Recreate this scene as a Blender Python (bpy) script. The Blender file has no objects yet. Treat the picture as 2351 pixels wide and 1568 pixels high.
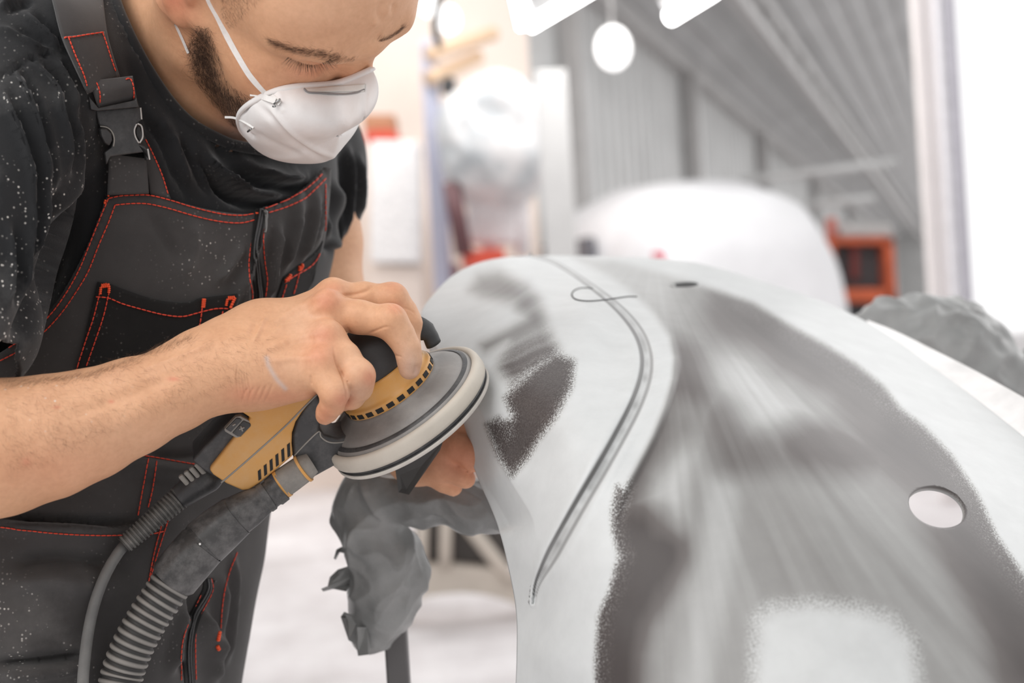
import bpy, bmesh, math, random
import numpy as np
from mathutils import Vector, Matrix
from mathutils.bvhtree import BVHTree

random.seed(7)
RNG = np.random.default_rng(7)
scene = bpy.context.scene
COL = scene.collection

# ------------------------------------------------------------------ camera
FPX = 3265.0                       # focal length in pixels of a 2351 px wide frame
ROLL = math.radians(3.5)
CAM = np.array([0.0, 0.0, 0.97])
CR = np.array([math.cos(ROLL), 0.0, -math.sin(ROLL)])
CU = np.array([math.sin(ROLL), 0.0, math.cos(ROLL)])
CF = np.array([0.0, 1.0, 0.0])
cam_data = bpy.data.cameras.new('camera')
cam_data.sensor_width = 36.0
cam_data.lens = FPX / 2351.0 * 36.0
cam_data.clip_start = 0.02
cam_data.clip_end = 400
cam_data.dof.use_dof = True
cam_data.dof.focus_distance = 0.965
cam_data.dof.aperture_fstop = cam_data.lens / 10.5
cam_data.dof.aperture_blades = 0
cam = bpy.data.objects.new('camera', cam_data)
COL.objects.link(cam)
cam.matrix_world = Matrix(((CR[0], CU[0], -CF[0], CAM[0]), (CR[1], CU[1], -CF[1], CAM[1]),
                           (CR[2], CU[2], -CF[2], CAM[2]), (0, 0, 0, 1)))
scene.camera = cam

# ------------------------------------------------------------------ world, daylight, exposure
world = bpy.data.worlds.new('world')
scene.world = world
world.use_nodes = True
wn = world.node_tree.nodes
# overcast daylight: brightest towards the open gate ahead on the right, dimmer behind the camera
wl = world.node_tree.links
tc = wn.new('ShaderNodeTexCoord')
dt = wn.new('ShaderNodeVectorMath'); dt.operation = 'DOT_PRODUCT'
dt.inputs[1].default_value = (0.62, 0.75, 0.22)
wl.new(tc.outputs['Generated'], dt.inputs[0])
wr = wn.new('ShaderNodeValToRGB')
wr.color_ramp.elements[0].position = 0.0; wr.color_ramp.elements[0].color = (0.66, 0.655, 0.65, 1)
wr.color_ramp.elements[1].position = 0.80; wr.color_ramp.elements[1].color = (1.22, 1.21, 1.21, 1)
wl.new(dt.outputs['Value'], wr.inputs['Fac'])
wl.new(wr.outputs['Color'], wn['Background'].inputs['Color'])
wn['Background'].inputs['Strength'].default_value = 1.0
scene.view_settings.view_transform = 'Standard'
scene.view_settings.look = 'None'
scene.view_settings.gamma = 1.0
scene.view_settings.use_curve_mapping = False
scene.view_settings.exposure = 0.06


def area_light(name, loc, target, size, power, color=(1, 1, 1), size_y=None):
    d = bpy.data.lights.new(name, 'AREA')
    d.energy = power
    d.color = color
    d.size = size
    if size_y:
        d.shape = 'RECTANGLE'
        d.size_y = size_y
    o = bpy.data.objects.new(name, d)
    COL.objects.link(o)
    o.location = loc
    v = Vector(target) - Vector(loc)
    o.rotation_euler = v.to_track_quat('-Z', 'Y').to_euler()
    return o


area_light('door_daylight', (2.6, 2.9, 2.3), (0.0, 1.0, 1.1), 1.8, 11, (1.0, 0.98, 0.97))
area_light('rim_light', (1.5, 3.1, 1.75), (-0.12, 1.05, 1.12), 1.3, 4, (1.0, 0.985, 0.98))  # added area light that gives the man a rim from the right
area_light('left_fill_light', (-1.0, 0.0, 2.2), (-0.2, 1.05, 1.1), 1.8, 27, (1.0, 0.99, 0.98))  # added fill light in mid-air, brightens skin and cloth from upper left


# ------------------------------------------------------------------ pixel and depth -> place
def P(px, py, d):
    """The place seen at pixel (px, py) at depth d metres in front of the lens."""
    px = np.asarray(px, float); py = np.asarray(py, float); d = np.asarray(d, float)
    return (CAM + CF * d[..., None] + CR * ((px - 1175.5) / FPX * d)[..., None]
            + CU * ((784.0 - py) / FPX * d)[..., None])


def PV(px, py, d):
    return Vector(P(px, py, d))


def pix(pts):
    q = np.asarray(pts, float) - CAM
    d = q @ CF
    return 1175.5 + FPX * (q @ CR) / d, 784.0 - FPX * (q @ CU) / d, d


def ray_dir(px, py):
    v = CF + CR * ((px - 1175.5) / FPX) + CU * ((784.0 - py) / FPX)
    return v / np.linalg.norm(v)


def on_plane(px, py, q, n):
    v = ray_dir(px, py)
    t = np.dot(np.asarray(q) - CAM, n) / np.dot(v, n)
    return CAM + v * t


# ------------------------------------------------------------------ object helpers
def smooth(o, angle=None):
    for p in o.data.polygons:
        p.use_smooth = True
    if angle is not None:
        try:
            o.data.set_sharp_from_angle(angle=math.radians(angle))
        except Exception:
            pass


def mesh_obj(name, verts, faces, mat, parent=None, sm=True, angle=None):
    me = bpy.data.meshes.new(name)
    me.from_pydata([tuple(map(float, v)) for v in verts], [], [tuple(int(i) for i in f) for f in faces])
    me.update()
    o = bpy.data.objects.new(name, me)
    COL.objects.link(o)
    if mat:
        me.materials.append(mat)
    if parent:
        attach(o, parent)
    if sm:
        smooth(o, angle)
    return o


def bm_obj(name, bm, mat, parent=None, sm=False, angle=None):
    me = bpy.data.meshes.new(name)
    bmesh.ops.recalc_face_normals(bm, faces=bm.faces)
    bm.to_mesh(me)
    bm.free()
    o = bpy.data.objects.new(name, me)
    COL.objects.link(o)
    if mat:
        me.materials.append(mat)
    if parent:
        attach(o, parent)
    if sm:
        smooth(o, angle)
    return o


def attach(o, parent):
    o.parent = parent
    o.matrix_parent_inverse = parent_matrix(parent).inverted()


def parent_matrix(p):
    m = p.matrix_basis.copy()
    return parent_matrix(p.parent) @ p.matrix_parent_inverse @ m if p.parent else m


def tag(o, label=None, cat=None, group=None, kind=None):
    if label: o['label'] = label
    if cat: o['category'] = cat
    if group: o['group'] = group
    if kind: o['kind'] = kind
    return o


def thing(name, label, cat, loc=(0, 0, 0), group=None):
    o = bpy.data.objects.new(name, None)
    o.empty_display_size = 0.05
    COL.objects.link(o)
    o.location = loc
    return tag(o, label, cat, group)


def bm_box(bm, c, s, R=None, bev=0.0, seg=2):
    """box of size s about c; R columns are its axes"""
    g = bmesh.ops.create_cube(bm, size=1.0)
    vs = g['verts']
    M = Matrix.Diagonal((s[0], s[1], s[2], 1))
    if R is not None:
        M = Matrix([list(r) for r in np.asarray(R, float)]).to_4x4() @ M
    M = Matrix.Translation(Vector(c)) @ M
    bmesh.ops.transform(bm, matrix=M, verts=vs)
    if bev > 0:
        es = list({e for v in vs for e in v.link_edges})
        bmesh.ops.bevel(bm, geom=es, offset=bev, segments=seg, affect='EDGES', profile=0.5)


def frame_from(axis, hint=(0, 0, 1)):
    """3x3 with columns x, y, z where z = axis"""
    z = np.asarray(axis, float); z = z / np.linalg.norm(z)
    h = np.asarray(hint, float)
    if abs(np.dot(h, z)) > 0.97:
        h = np.array([1.0, 0, 0])
    x = np.cross(h, z); x /= np.linalg.norm(x)
    return np.stack([x, np.cross(z, x), z], axis=1)


def tube_mesh(path, radii, n=16, caps=True, flat=1.0, hint=None):
    """swept tube along 3D points with a radius per point; returns verts, faces"""
    path = np.asarray(path, float)
    m = len(path)
    radii = np.broadcast_to(np.asarray(radii, float), (m,))
    T = np.gradient(path, axis=0)
    T /= np.linalg.norm(T, axis=1)[:, None] + 1e-12
    h = np.array(hint if hint is not None else (0.13, -0.9, 0.4), float)
    N = h - T[0] * np.dot(h, T[0])
    N /= np.linalg.norm(N)
    V = []
    for i in range(m):
        N = N - T[i] * np.dot(N, T[i])
        N /= np.linalg.norm(N) + 1e-12
        B = np.cross(T[i], N)
        a = np.linspace(0, 2 * math.pi, n, endpoint=False)
        V.append(path[i] + radii[i] * (np.cos(a)[:, None] * N * flat + np.sin(a)[:, None] * B))
    V = np.concatenate(V)
    F = []
    for i in range(m - 1):
        for j in range(n):
            k = (j + 1) % n
            F.append((i * n + j, i * n + k, (i + 1) * n + k, (i + 1) * n + j))
    if caps:
        F.append(tuple(range(n - 1, -1, -1)))
        F.append(tuple((m - 1) * n + j for j in range(n)))
    return V, F


def lathe_mesh(profile, c, R, n=96, close=False):
    """profile list of (r, z) in the frame R (columns) at c"""
    V, F = [], []
    a = np.linspace(0, 2 * math.pi, n, endpoint=False)
    R = np.asarray(R)
    for r, z in profile:
        V.append(np.asarray(c) + (np.cos(a) * r)[:, None] * R[:, 0] + (np.sin(a) * r)[:, None] * R[:, 1] + z * R[:, 2])
    V = np.concatenate(V)
    m = len(profile)
    for i in range(m - 1):
        for j in range(n):
            k = (j + 1) % n
            F.append((i * n + j, i * n + k, (i + 1) * n + k, (i + 1) * n + j))
    if profile[0][0] > 1e-6: F.append(tuple(range(n - 1, -1, -1)))
    F.append(tuple((m - 1) * n + j for j in range(n)))
    return V, F


def merge(parts):
    V, F, o = [], [], 0
    for v, f in parts:
        V.append(np.asarray(v, float))
        F += [tuple(i + o for i in q) for q in f]
        o += len(v)
    return np.concatenate(V), F


def spline(pts, n):
    """Catmull-Rom through points, n samples by arc length"""
    p = np.asarray(pts, float)
    if len(p) == 2:
        return p[0] + np.linspace(0, 1, n)[:, None] * (p[1] - p[0])
    q = np.vstack([2 * p[0] - p[1], p, 2 * p[-1] - p[-2]])
    out = []
    for i in range(1, len(q) - 2):
        t = np.linspace(0, 1, 24, endpoint=False)[:, None]
        a, b, c, d = q[i - 1], q[i], q[i + 1], q[i + 2]
        out.append(0.5 * ((2 * b) + (-a + c) * t + (2 * a - 5 * b + 4 * c - d) * t ** 2 + (-a + 3 * b - 3 * c + d) * t ** 3))
    out.append(p[-1:])
    out = np.concatenate(out)
    s = np.r_[0, np.cumsum(np.linalg.norm(np.diff(out[:, :3 if out.shape[1] > 3 else out.shape[1]], axis=0), axis=1))]
    u = np.linspace(0, s[-1], n)
    return np.stack([np.interp(u, s, out[:, k]) for k in range(out.shape[1])], axis=1)


def seg_dist(X, Y, poly):
    """distance of points to a polyline in the same 2D unit; also the signed side and position 0..1"""
    poly = np.asarray(poly, float)
    best = np.full(X.shape, 1e9); side = np.zeros(X.shape); pos = np.zeros(X.shape)
    L = np.r_[0, np.cumsum(np.hypot(*np.diff(poly, axis=0).T))]
    for i in range(len(poly) - 1):
        ax, ay = poly[i]; bx, by = poly[i + 1]
        dx, dy = bx - ax, by - ay
        l2 = dx * dx + dy * dy + 1e-9
        t = np.clip(((X - ax) * dx + (Y - ay) * dy) / l2, 0, 1)
        d = np.hypot(X - ax - t * dx, Y - ay - t * dy)
        m = d < best
        best = np.where(m, d, best)
        side = np.where(m, np.sign(dx * (Y - ay) - dy * (X - ax)), side)
        pos = np.where(m, (L[i] + t * (L[i + 1] - L[i])) / L[-1], pos)
    return best, side, pos


def in_poly(X, Y, poly):
    poly = np.asarray(poly, float)
    c = np.zeros(X.shape, bool)
    j = len(poly) - 1
    for i in range(len(poly)):
        xi, yi = poly[i]; xj, yj = poly[j]
        if yi != yj:
            c ^= ((yi > Y) != (yj > Y)) & (X < (xj - xi) * (Y - yi) / (yj - yi) + xi)
        j = i
    return c


def sstep(a, b, x):
    t = np.clip((x - a) / (b - a), 0, 1)
    return t * t * (3 - 2 * t)


def tps(ctrl):
    """thin plate spline d(px, py) through (px, py, d) points"""
    c = np.asarray(ctrl, float)
    X = c[:, :2] / 1000.0
    n = len(c)
    def U(r2): return 0.5 * r2 * np.log(r2 + 1e-12)
    r2 = ((X[:, None] - X[None]) ** 2).sum(-1)
    A = np.zeros((n + 3, n + 3))
    A[:n, :n] = U(r2) + np.eye(n) * 1e-4
    A[:n, n] = 1; A[:n, n + 1:] = X
    A[n:, :n] = A[:n, n:].T
    w = np.linalg.solve(A, np.r_[c[:, 2], 0, 0, 0])
    def f(px, py):
        px = np.asarray(px, float) / 1000.0; py = np.asarray(py, float) / 1000.0
        out = w[n] + w[n + 1] * px + w[n + 2] * py
        for i in range(n):
            out = out + w[i] * U((px - X[i, 0]) ** 2 + (py - X[i, 1]) ** 2)
        return out
    return f


def vnoise(p, scale, seed=0):
    """cheap smooth value noise on (n,3) points, -1..1"""
    q = np.asarray(p) * scale + seed * 17.31
    i = np.floor(q).astype(np.int64); f = q - i
    f = f * f * (3 - 2 * f)
    def h(a, b, c):
        n = (a * 374761393 + b * 668265263 + c * 2147483647 + seed * 97531) & 0xffffffff
        n = ((n ^ (n >> 13)) * 1274126177) & 0xffffffff
        return ((n ^ (n >> 16)) & 0xffff) / 32767.5 - 1.0
    out = 0
    for a in (0, 1):
        for b in (0, 1):
            for c in (0, 1):
                w = (f[:, 0] if a else 1 - f[:, 0]) * (f[:, 1] if b else 1 - f[:, 1]) * (f[:, 2] if c else 1 - f[:, 2])
                out = out + w * h(i[:, 0] + a, i[:, 1] + b, i[:, 2] + c)
    return out


# ------------------------------------------------------------------ materials
def new_mat(name):
    m = bpy.data.materials.new(name)
    m.use_nodes = True
    nt = m.node_tree
    return m, nt, nt.nodes['Principled BSDF']


def N(nt, typ, **kw):
    n = nt.nodes.new(typ)
    for k, v in kw.items():
        setattr(n, k, v)
    return n


def ramp(nt, stops, src=None, interp='LINEAR'):
    r = N(nt, 'ShaderNodeValToRGB')
    r.color_ramp.interpolation = interp
    e = r.color_ramp.elements
    while len(e) < len(stops): e.new(0.5)
    for k, (p, c) in enumerate(stops):
        e[k].position = p
        e[k].color = (*c, 1) if len(c) == 3 else c
    if src is not None: nt.links.new(src, r.inputs['Fac'])
    return r


def mix(nt, fac, a, b, mode='MIX'):
    m = N(nt, 'ShaderNodeMix', data_type='RGBA', blend_type=mode)
    for sock, v in ((m.inputs['Factor'], fac), (m.inputs['A'], a), (m.inputs['B'], b)):
        if isinstance(v, (int, float)): sock.default_value = v
        elif isinstance(v, tuple): sock.default_value = (*v, 1) if len(v) == 3 else v
        else: nt.links.new(v, sock)
    return m.outputs['Result']


def noise(nt, scale, detail=4, rough=0.55, coord='Object', stretch=None, dist=0.0):
    tc = N(nt, 'ShaderNodeTexCoord')
    n = N(nt, 'ShaderNodeTexNoise')
    n.inputs['Scale'].default_value = scale
    n.inputs['Detail'].default_value = detail
    n.inputs['Roughness'].default_value = rough
    n.inputs['Distortion'].default_value = dist
    src = tc.outputs[coord]
    if stretch:
        mp = N(nt, 'ShaderNodeMapping')
        mp.inputs['Scale'].default_value = stretch
        nt.links.new(src, mp.inputs['Vector'])
        src = mp.outputs['Vector']
    nt.links.new(src, n.inputs['Vector'])
    return n.outputs['Fac']


def bump(nt, bsdf, height, strength=0.3, dist=0.001):
    b = N(nt, 'ShaderNodeBump')
    b.inputs['Strength'].default_value = strength
    b.inputs['Distance'].default_value = dist
    nt.links.new(height, b.inputs['Height'])
    nt.links.new(b.outputs['Normal'], bsdf.inputs['Normal'])
    return b


def specks(nt, scale, lo, hi, coord='Object', few=0.55):
    """white powder specks: a 0..1 mask of small scattered dots"""
    tc = N(nt, 'ShaderNodeTexCoord')
    v = N(nt, 'ShaderNodeTexVoronoi')
    v.inputs['Scale'].default_value = scale
    v.inputs['Randomness'].default_value = 1.0
    nt.links.new(tc.outputs[coord], v.inputs['Vector'])
    d = ramp(nt, [(lo, (1, 1, 1)), (hi, (0, 0, 0))], v.outputs['Distance'])
    # keep only a share of the cells
    sep = N(nt, 'ShaderNodeSeparateColor')
    nt.links.new(v.outputs['Color'], sep.inputs['Color'])
    keep = ramp(nt, [(few, (0, 0, 0)), (few + 0.2, (1, 1, 1))], sep.outputs['Red'])
    m = N(nt, 'ShaderNodeMath', operation='MULTIPLY')
    nt.links.new(d.outputs['Color'], m.inputs[0])
    nt.links.new(keep.outputs['Color'], m.inputs[1])
    return m.outputs[0]


def mul(nt, a, b):
    m = N(nt, 'ShaderNodeMath', operation='MULTIPLY')
    for s, v in ((m.inputs[0], a), (m.inputs[1], b)):
        if isinstance(v, (int, float)): s.default_value = v
        else: nt.links.new(v, s)
    return m.outputs[0]


def plain(name, col, rough=0.5, metal=0.0, var=0.12, scale=30, bmp=0.0, bscale=200, dust=0.0, dustcol=(0.55, 0.53, 0.5), spec=None):
    """painted, rubber or cloth surface: base colour with mottling, fine bump and a film of dust"""
    m, nt, b = new_mat(name)
    lo = tuple(c * (1 - var) for c in col); hi = tuple(min(1, c * (1 + var)) for c in col)
    r = ramp(nt, [(0.3, lo), (0.7, hi)], noise(nt, scale))
    out = r.outputs['Color']
    if dust > 0:
        dm = ramp(nt, [(0.45, (0, 0, 0)), (0.75, (dust, dust, dust))], noise(nt, scale * 1.7, 8, 0.7))
        out = mix(nt, dm.outputs['Color'], out, dustcol)
    nt.links.new(out, b.inputs['Base Color'])
    b.inputs['Roughness'].default_value = rough
    b.inputs['Metallic'].default_value = metal
    if spec is not None: b.inputs['Specular IOR Level'].default_value = spec
    if bmp > 0:
        bump(nt, b, noise(nt, bscale, 6), bmp, 0.002)
    return m


def attr(nt, name):
    a = N(nt, 'ShaderNodeAttribute')
    a.attribute_name = name
    return a


def set_attr(o, name, vals):
    a = o.data.attributes.new(name, 'FLOAT', 'POINT')
    a.data.foreach_set('value', np.asarray(vals, np.float32))


def set_color_attr(o, name, rgb):
    a = o.data.attributes.new(name, 'FLOAT_COLOR', 'POINT')
    c = np.ones((len(rgb), 4), np.float32); c[:, :3] = rgb
    a.data.foreach_set('color', c.ravel())


# ------------------------------------------------------------------ bodies: blended distance field -> one closed surface
class Field:
    def __init__(self, lo, hi, h):
        self.lo = np.asarray(lo, float); self.h = h
        self.n = np.maximum(4, np.ceil((np.asarray(hi) - self.lo) / h).astype(int) + 1)
        self.a = np.full(self.n, 0.06, np.float32)

    def box(self, lo, hi):
        i0 = np.clip(np.floor((np.asarray(lo) - self.lo) / self.h).astype(int), 0, self.n)
        i1 = np.clip(np.ceil((np.asarray(hi) - self.lo) / self.h).astype(int) + 1, 0, self.n)
        return tuple(slice(a, b) for a, b in zip(i0, i1))

    def pts(self, sl):
        g = [self.lo[k] + self.h * np.arange(sl[k].start, sl[k].stop, dtype=np.float32) for k in range(3)]
        return (g[0][:, None, None].astype(np.float32), g[1][None, :, None].astype(np.float32), g[2][None, None, :].astype(np.float32))

    def put(self, sl, d, k=0.0, mode='add'):
        cur = self.a[sl]
        if mode == 'add':
            if k > 0:
                h = np.maximum(k - np.abs(cur - d), 0) / k
                self.a[sl] = np.minimum(cur, d) - h * h * k * 0.25
            else:
                self.a[sl] = np.minimum(cur, d)
        else:
            nd = -d
            if k > 0:
                h = np.maximum(k - np.abs(cur - nd), 0) / k
                self.a[sl] = np.maximum(cur, nd) + h * h * k * 0.25
            else:
                self.a[sl] = np.maximum(cur, nd)

    def cone(self, a, b, ra, rb, k=0.0, mode='add'):
        """capsule from a to b whose radius runs from ra to rb"""
        a = np.asarray(a, float); b = np.asarray(b, float)
        pad = max(ra, rb) + max(k, 0.0) + 4 * self.h + 0.004
        sl = self.box(np.minimum(a, b) - pad, np.maximum(a, b) + pad)
        if any(s.stop - s.start < 1 for s in sl): return self
        x, y, z = self.pts(sl)
        d = (b - a); l2 = float(d @ d) + 1e-12
        t = np.clip(((x - a[0]) * d[0] + (y - a[1]) * d[1] + (z - a[2]) * d[2]) / l2, 0, 1).astype(np.float32)
        q = np.sqrt((x - a[0] - t * d[0]) ** 2 + (y - a[1] - t * d[1]) ** 2 + (z - a[2] - t * d[2]) ** 2)
        self.put(sl, q - (ra + (rb - ra) * t), k, mode)
        return self

    def chain(self, pts, k=0.0, kin=0.004, mode='add'):
        """pts: [(pos, r), ...] one limb"""
        for (a, ra), (b, rb) in zip(pts[:-1], pts[1:]):
            self.cone(a, b, ra, rb, k, mode)
        return self

    def ell(self, c, r, R=None, k=0.0, mode='add'):
        c = np.asarray(c, float); r = np.asarray(r, float)
        R = np.eye(3) if R is None else np.asarray(R, float)
        ext = np.sqrt(((R * r[None, :]) ** 2).sum(1)) + max(k, 0) + 4 * self.h + 0.004
        sl = self.box(c - ext, c + ext)
        if any(s.stop - s.start < 1 for s in sl): return self
        x, y, z = self.pts(sl)
        x = x - c[0]; y = y - c[1]; z = z - c[2]
        k0 = 0; k1 = 0
        for i in range(3):
            u = x * R[0, i] + y * R[1, i] + z * R[2, i]
            k0 = k0 + (u / r[i]) ** 2
            k1 = k1 + (u / r[i] ** 2) ** 2
        k0 = np.sqrt(k0); k1 = np.sqrt(k1) + 1e-9
        self.put(sl, (k0 * (k0 - 1.0) / k1).astype(np.float32), k, mode)
        return self

    def merge(self, other, k=0.0):
        """other: a Field on the same grid"""
        self.put(tuple(slice(0, n) for n in self.n), other.a, k)
        return self

    def like(self):
        f = Field.__new__(Field)
        f.lo, f.h, f.n = self.lo, self.h, self.n
        f.a = np.full(self.n, 0.06, np.float32)
        return f

    def surface(self):
        """surface nets: verts (n,3), quads (m,4)"""
        a = self.a
        s = a < 0
        # cells that hold the surface
        c = np.zeros(tuple(n - 1 for n in a.shape), np.uint8)
        for i in (0, 1):
            for j in (0, 1):
                for k in (0, 1):
                    c += s[i:a.shape[0] - 1 + i, j:a.shape[1] - 1 + j, k:a.shape[2] - 1 + k]
        cells = np.argwhere((c > 0) & (c < 8))
        idx = np.full(c.shape, -1, np.int64)
        idx[tuple(cells.T)] = np.arange(len(cells))
        acc = np.zeros((len(cells), 3)); cnt = np.zeros(len(cells))
        corner = [(i, j, k) for i in (0, 1) for j in (0, 1) for k in (0, 1)]
        val = {q: a[cells[:, 0] + q[0], cells[:, 1] + q[1], cells[:, 2] + q[2]] for q in corner}
        for p in corner:
            for ax in range(3):
                if p[ax]: continue
                q = list(p); q[ax] = 1; q = tuple(q)
                va, vb = val[p], val[q]
                m = (va < 0) != (vb < 0)
                t = np.where(m, va / np.where(m, va - vb, 1), 0)
                pt = np.array(p, float)[None, :] + t[:, None] * (np.array(q) - np.array(p))[None, :]
                acc += np.where(m[:, None], pt, 0); cnt += m
        V = self.lo + self.h * (cells + acc / cnt[:, None])
        Q = []
        for ax in range(3):
            b, g = [(1, 2), (2, 0), (0, 1)][ax]
            s0 = [slice(None)] * 3; s1 = [slice(None)] * 3
            s0[ax] = slice(0, -1); s1[ax] = slice(1, None)
            e0 = s[tuple(s0)]; e1 = s[tuple(s1)]
            for up in (True, False):
                w = np.argwhere((e0 & ~e1) if up else (~e0 & e1))
                ok = (w[:, b] > 0) & (w[:, g] > 0) & (w[:, b] < a.shape[b] - 1) & (w[:, g] < a.shape[g] - 1)
                w = w[ok]
                def at(db, dg):
                    q = w.copy(); q[:, b] -= db; q[:, g] -= dg
                    return idx[tuple(q.T)]
                quad = np.stack([at(0, 0), at(1, 0), at(1, 1), at(0, 1)], 1)
                Q.append(quad if up else quad[:, ::-1])
        return V, np.concatenate(Q)


def raw_mesh(name, V, Q, mat, parent=None):
    """fast mesh from arrays of quads"""
    me = bpy.data.meshes.new(name)
    Q = np.asarray(Q, np.int32)
    me.vertices.add(len(V)); me.vertices.foreach_set('co', np.asarray(V, np.float32).ravel())
    me.loops.add(Q.size); me.loops.foreach_set('vertex_index', Q.ravel())
    me.polygons.add(len(Q)); me.polygons.foreach_set('loop_start', np.arange(0, Q.size, Q.shape[1], dtype=np.int32))
    me.polygons.foreach_set('use_smooth', np.ones(len(Q), bool))
    me.update(calc_edges=True)
    me.validate()
    o = bpy.data.objects.new(name, me)
    COL.objects.link(o)
    if mat: me.materials.append(mat)
    if parent: attach(o, parent)
    return o


def normals_of(V, Q):
    """area-weighted vertex normals of quads"""
    n = np.cross(V[Q[:, 2]] - V[Q[:, 0]], V[Q[:, 3]] - V[Q[:, 1]])
    out = np.zeros_like(V)
    for k in range(4):
        for c in range(3):
            out[:, c] += np.bincount(Q[:, k], n[:, c], len(V))
    return out / (np.linalg.norm(out, axis=1)[:, None] + 1e-12)


def relax(V, Q, it=2, f=0.5):
    """Laplacian smoothing"""
    e = np.concatenate([Q[:, [0, 1]], Q[:, [1, 2]], Q[:, [2, 3]], Q[:, [3, 0]]])
    for _ in range(it):
        s = np.zeros_like(V); c = np.bincount(e[:, 0], minlength=len(V)) + np.bincount(e[:, 1], minlength=len(V))
        for k in range(3):
            s[:, k] = np.bincount(e[:, 0], V[e[:, 1], k], len(V)) + np.bincount(e[:, 1], V[e[:, 0], k], len(V))
        V = V + f * (s / np.maximum(c, 1)[:, None] - V)
    return V


def tree_of(V, Q):
    return BVHTree.FromPolygons([tuple(v) for v in V], [tuple(q) for q in Q])


def hit(tree, px, py, back=0.0, reach=None):
    """where the line of sight through a pixel meets a surface (or passes closest to it)"""
    d = ray_dir(px, py)
    loc, nrm, i, t = tree.ray_cast(Vector(CAM), Vector(d))
    if loc is None or (reach and abs((np.array(loc) - CAM) @ CF - reach[0]) > reach[1]):
        # walk along the ray for the nearest approach
        best = None
        r0, r1 = (reach[0] - reach[1], reach[0] + reach[1]) if reach else (0.8, 1.5)
        for t in np.linspace(r0, r1, 24):
            q = CAM + d * t
            l2, n2, i2, ds = tree.find_nearest(Vector(q))
            if best is None or ds < best[0]: best = (ds, l2, n2)
        loc, nrm = best[1], best[2]
    loc = np.array(loc); nrm = np.array(nrm)
    if nrm @ d > 0: nrm = -nrm
    return loc + nrm * back, nrm


def hits(tree, pts, back=0.0, reach=None):
    r = [hit(tree, x, y, back, reach) for x, y in pts]
    return np.array([a for a, _ in r]), np.array([b for _, b in r])


# ------------------------------------------------------------------ the workshop: floor, ribbed wall, ribbed roof, doorway
AX = P(2250, 770, 1.0) - CAM
AX[2] = 0
AX /= np.linalg.norm(AX)                       # the long axis of the hall
AR = np.array([AX[1], -AX[0], 0.0])            # to the right of it


def hall(a, r, z):
    return np.array([CAM[0], CAM[1], 0]) + AX * a + AR * r + np.array([0, 0, z])


def make_floor():
    m, nt, b = new_mat('painted_concrete')
    n1 = ramp(nt, [(0.36, (0.62, 0.585, 0.585)), (0.5, (0.76, 0.725, 0.73)), (0.62, (0.86, 0.83, 0.835))], noise(nt, 1.1, 8, 0.62))
    n2 = ramp(nt, [(0.42, (0.93, 0.92, 0.92)), (0.55, (1, 1, 1))], noise(nt, 9, 6, 0.6))
    nt.links.new(mix(nt, 1.0, n1.outputs['Color'], n2.outputs['Color'], 'MULTIPLY'), b.inputs['Base Color'])
    b.inputs['Roughness'].default_value = 0.55
    bm = bmesh.new()
    q = [hall(-6, -12, 0), hall(70, -12, 0), hall(70, 16, 0), hall(-6, 16, 0)]
    top = [bm.verts.new(v) for v in q]
    low = [bm.verts.new(v - np.array([0, 0, 0.15])) for v in q]
    bm.faces.new(top); bm.faces.new(low[::-1])
    for i in range(4):
        bm.faces.new((top[i], low[i], low[(i + 1) % 4], top[(i + 1) % 4]))
    tag(bm_obj('floor', bm, m), kind='structure')


make_floor()

M_RIB = plain('galvanised_sheet', (0.68, 0.685, 0.68), 0.42, 0.25, 0.10, 1.5)
M_ROOF = plain('galvanised_roof_sheet', (0.56, 0.565, 0.565), 0.5, 0.2, 0.08, 1.2)
M_STEELGREY = plain('grey_steel', (0.56, 0.55, 0.545), 0.5, 0.3, 0.12, 3)
M_WHITEFRAME = plain('white_door_frame', (0.85, 0.80, 0.79), 0.45, 0.0, 0.06, 2)


def ribbed(name, o, u, v, nrm, lu, lv, pitch, depth, mat):
    """corrugated sheet: ribs repeat along u and run along v"""
    V, F = [], []
    n = int(lu / pitch)
    prof = [(0.0, 0), (0.38, 0), (0.5, 1), (0.88, 1)]
    for i in range(n):
        for t, h in prof:
            p = o + u * (i + t) * pitch + nrm * h * depth
            V += [p, p + v * lv, p - nrm * 0.03 + 0 * v, p + v * lv - nrm * 0.03]
    for i in range(len(V) // 4 - 1):
        a = 4 * i; c = a + 4
        F += [(a, c, c + 1, a + 1), (a + 2, a + 3, c + 3, c + 2)]
    return tag(mesh_obj(name, V, F, mat, sm=False), kind='structure')


WALL_R = -3.0
EAVE = CAM[2] + 2.95
Z3 = np.array([0, 0, 1.0])
ribbed('wall_left', hall(9.9, WALL_R, 0), AX, Z3, AR, 52, EAVE, 0.34, 0.05, M_RIB)
# roof slope: rises from the eave to the right
rs = np.array(AR * math.cos(math.radians(32)) + Z3 * math.sin(math.radians(32)))
rn = np.cross(AX, rs); rn = rn if rn[2] < 0 else -rn
ribbed('ceiling', hall(9.0, WALL_R, EAVE), rs, AX, rn, 3.24, 52, 0.30, 0.05, M_ROOF)


def girder(name, a0, a1, r, z, s, label=None):
    bm = bmesh.new()
    p0, p1 = hall(a0, r, z), hall(a1, r, z)
    c = (p0 + p1) / 2
    bm_box(bm, c, (s, s, np.linalg.norm(p1 - p0)), frame_from(p1 - p0))
    return tag(bm_obj(name, bm, M_STEELGREY), kind='structure')


girder('beam_1', 7.6, 58, WALL_R + 0.12, EAVE - 0.08, 0.16)
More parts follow.
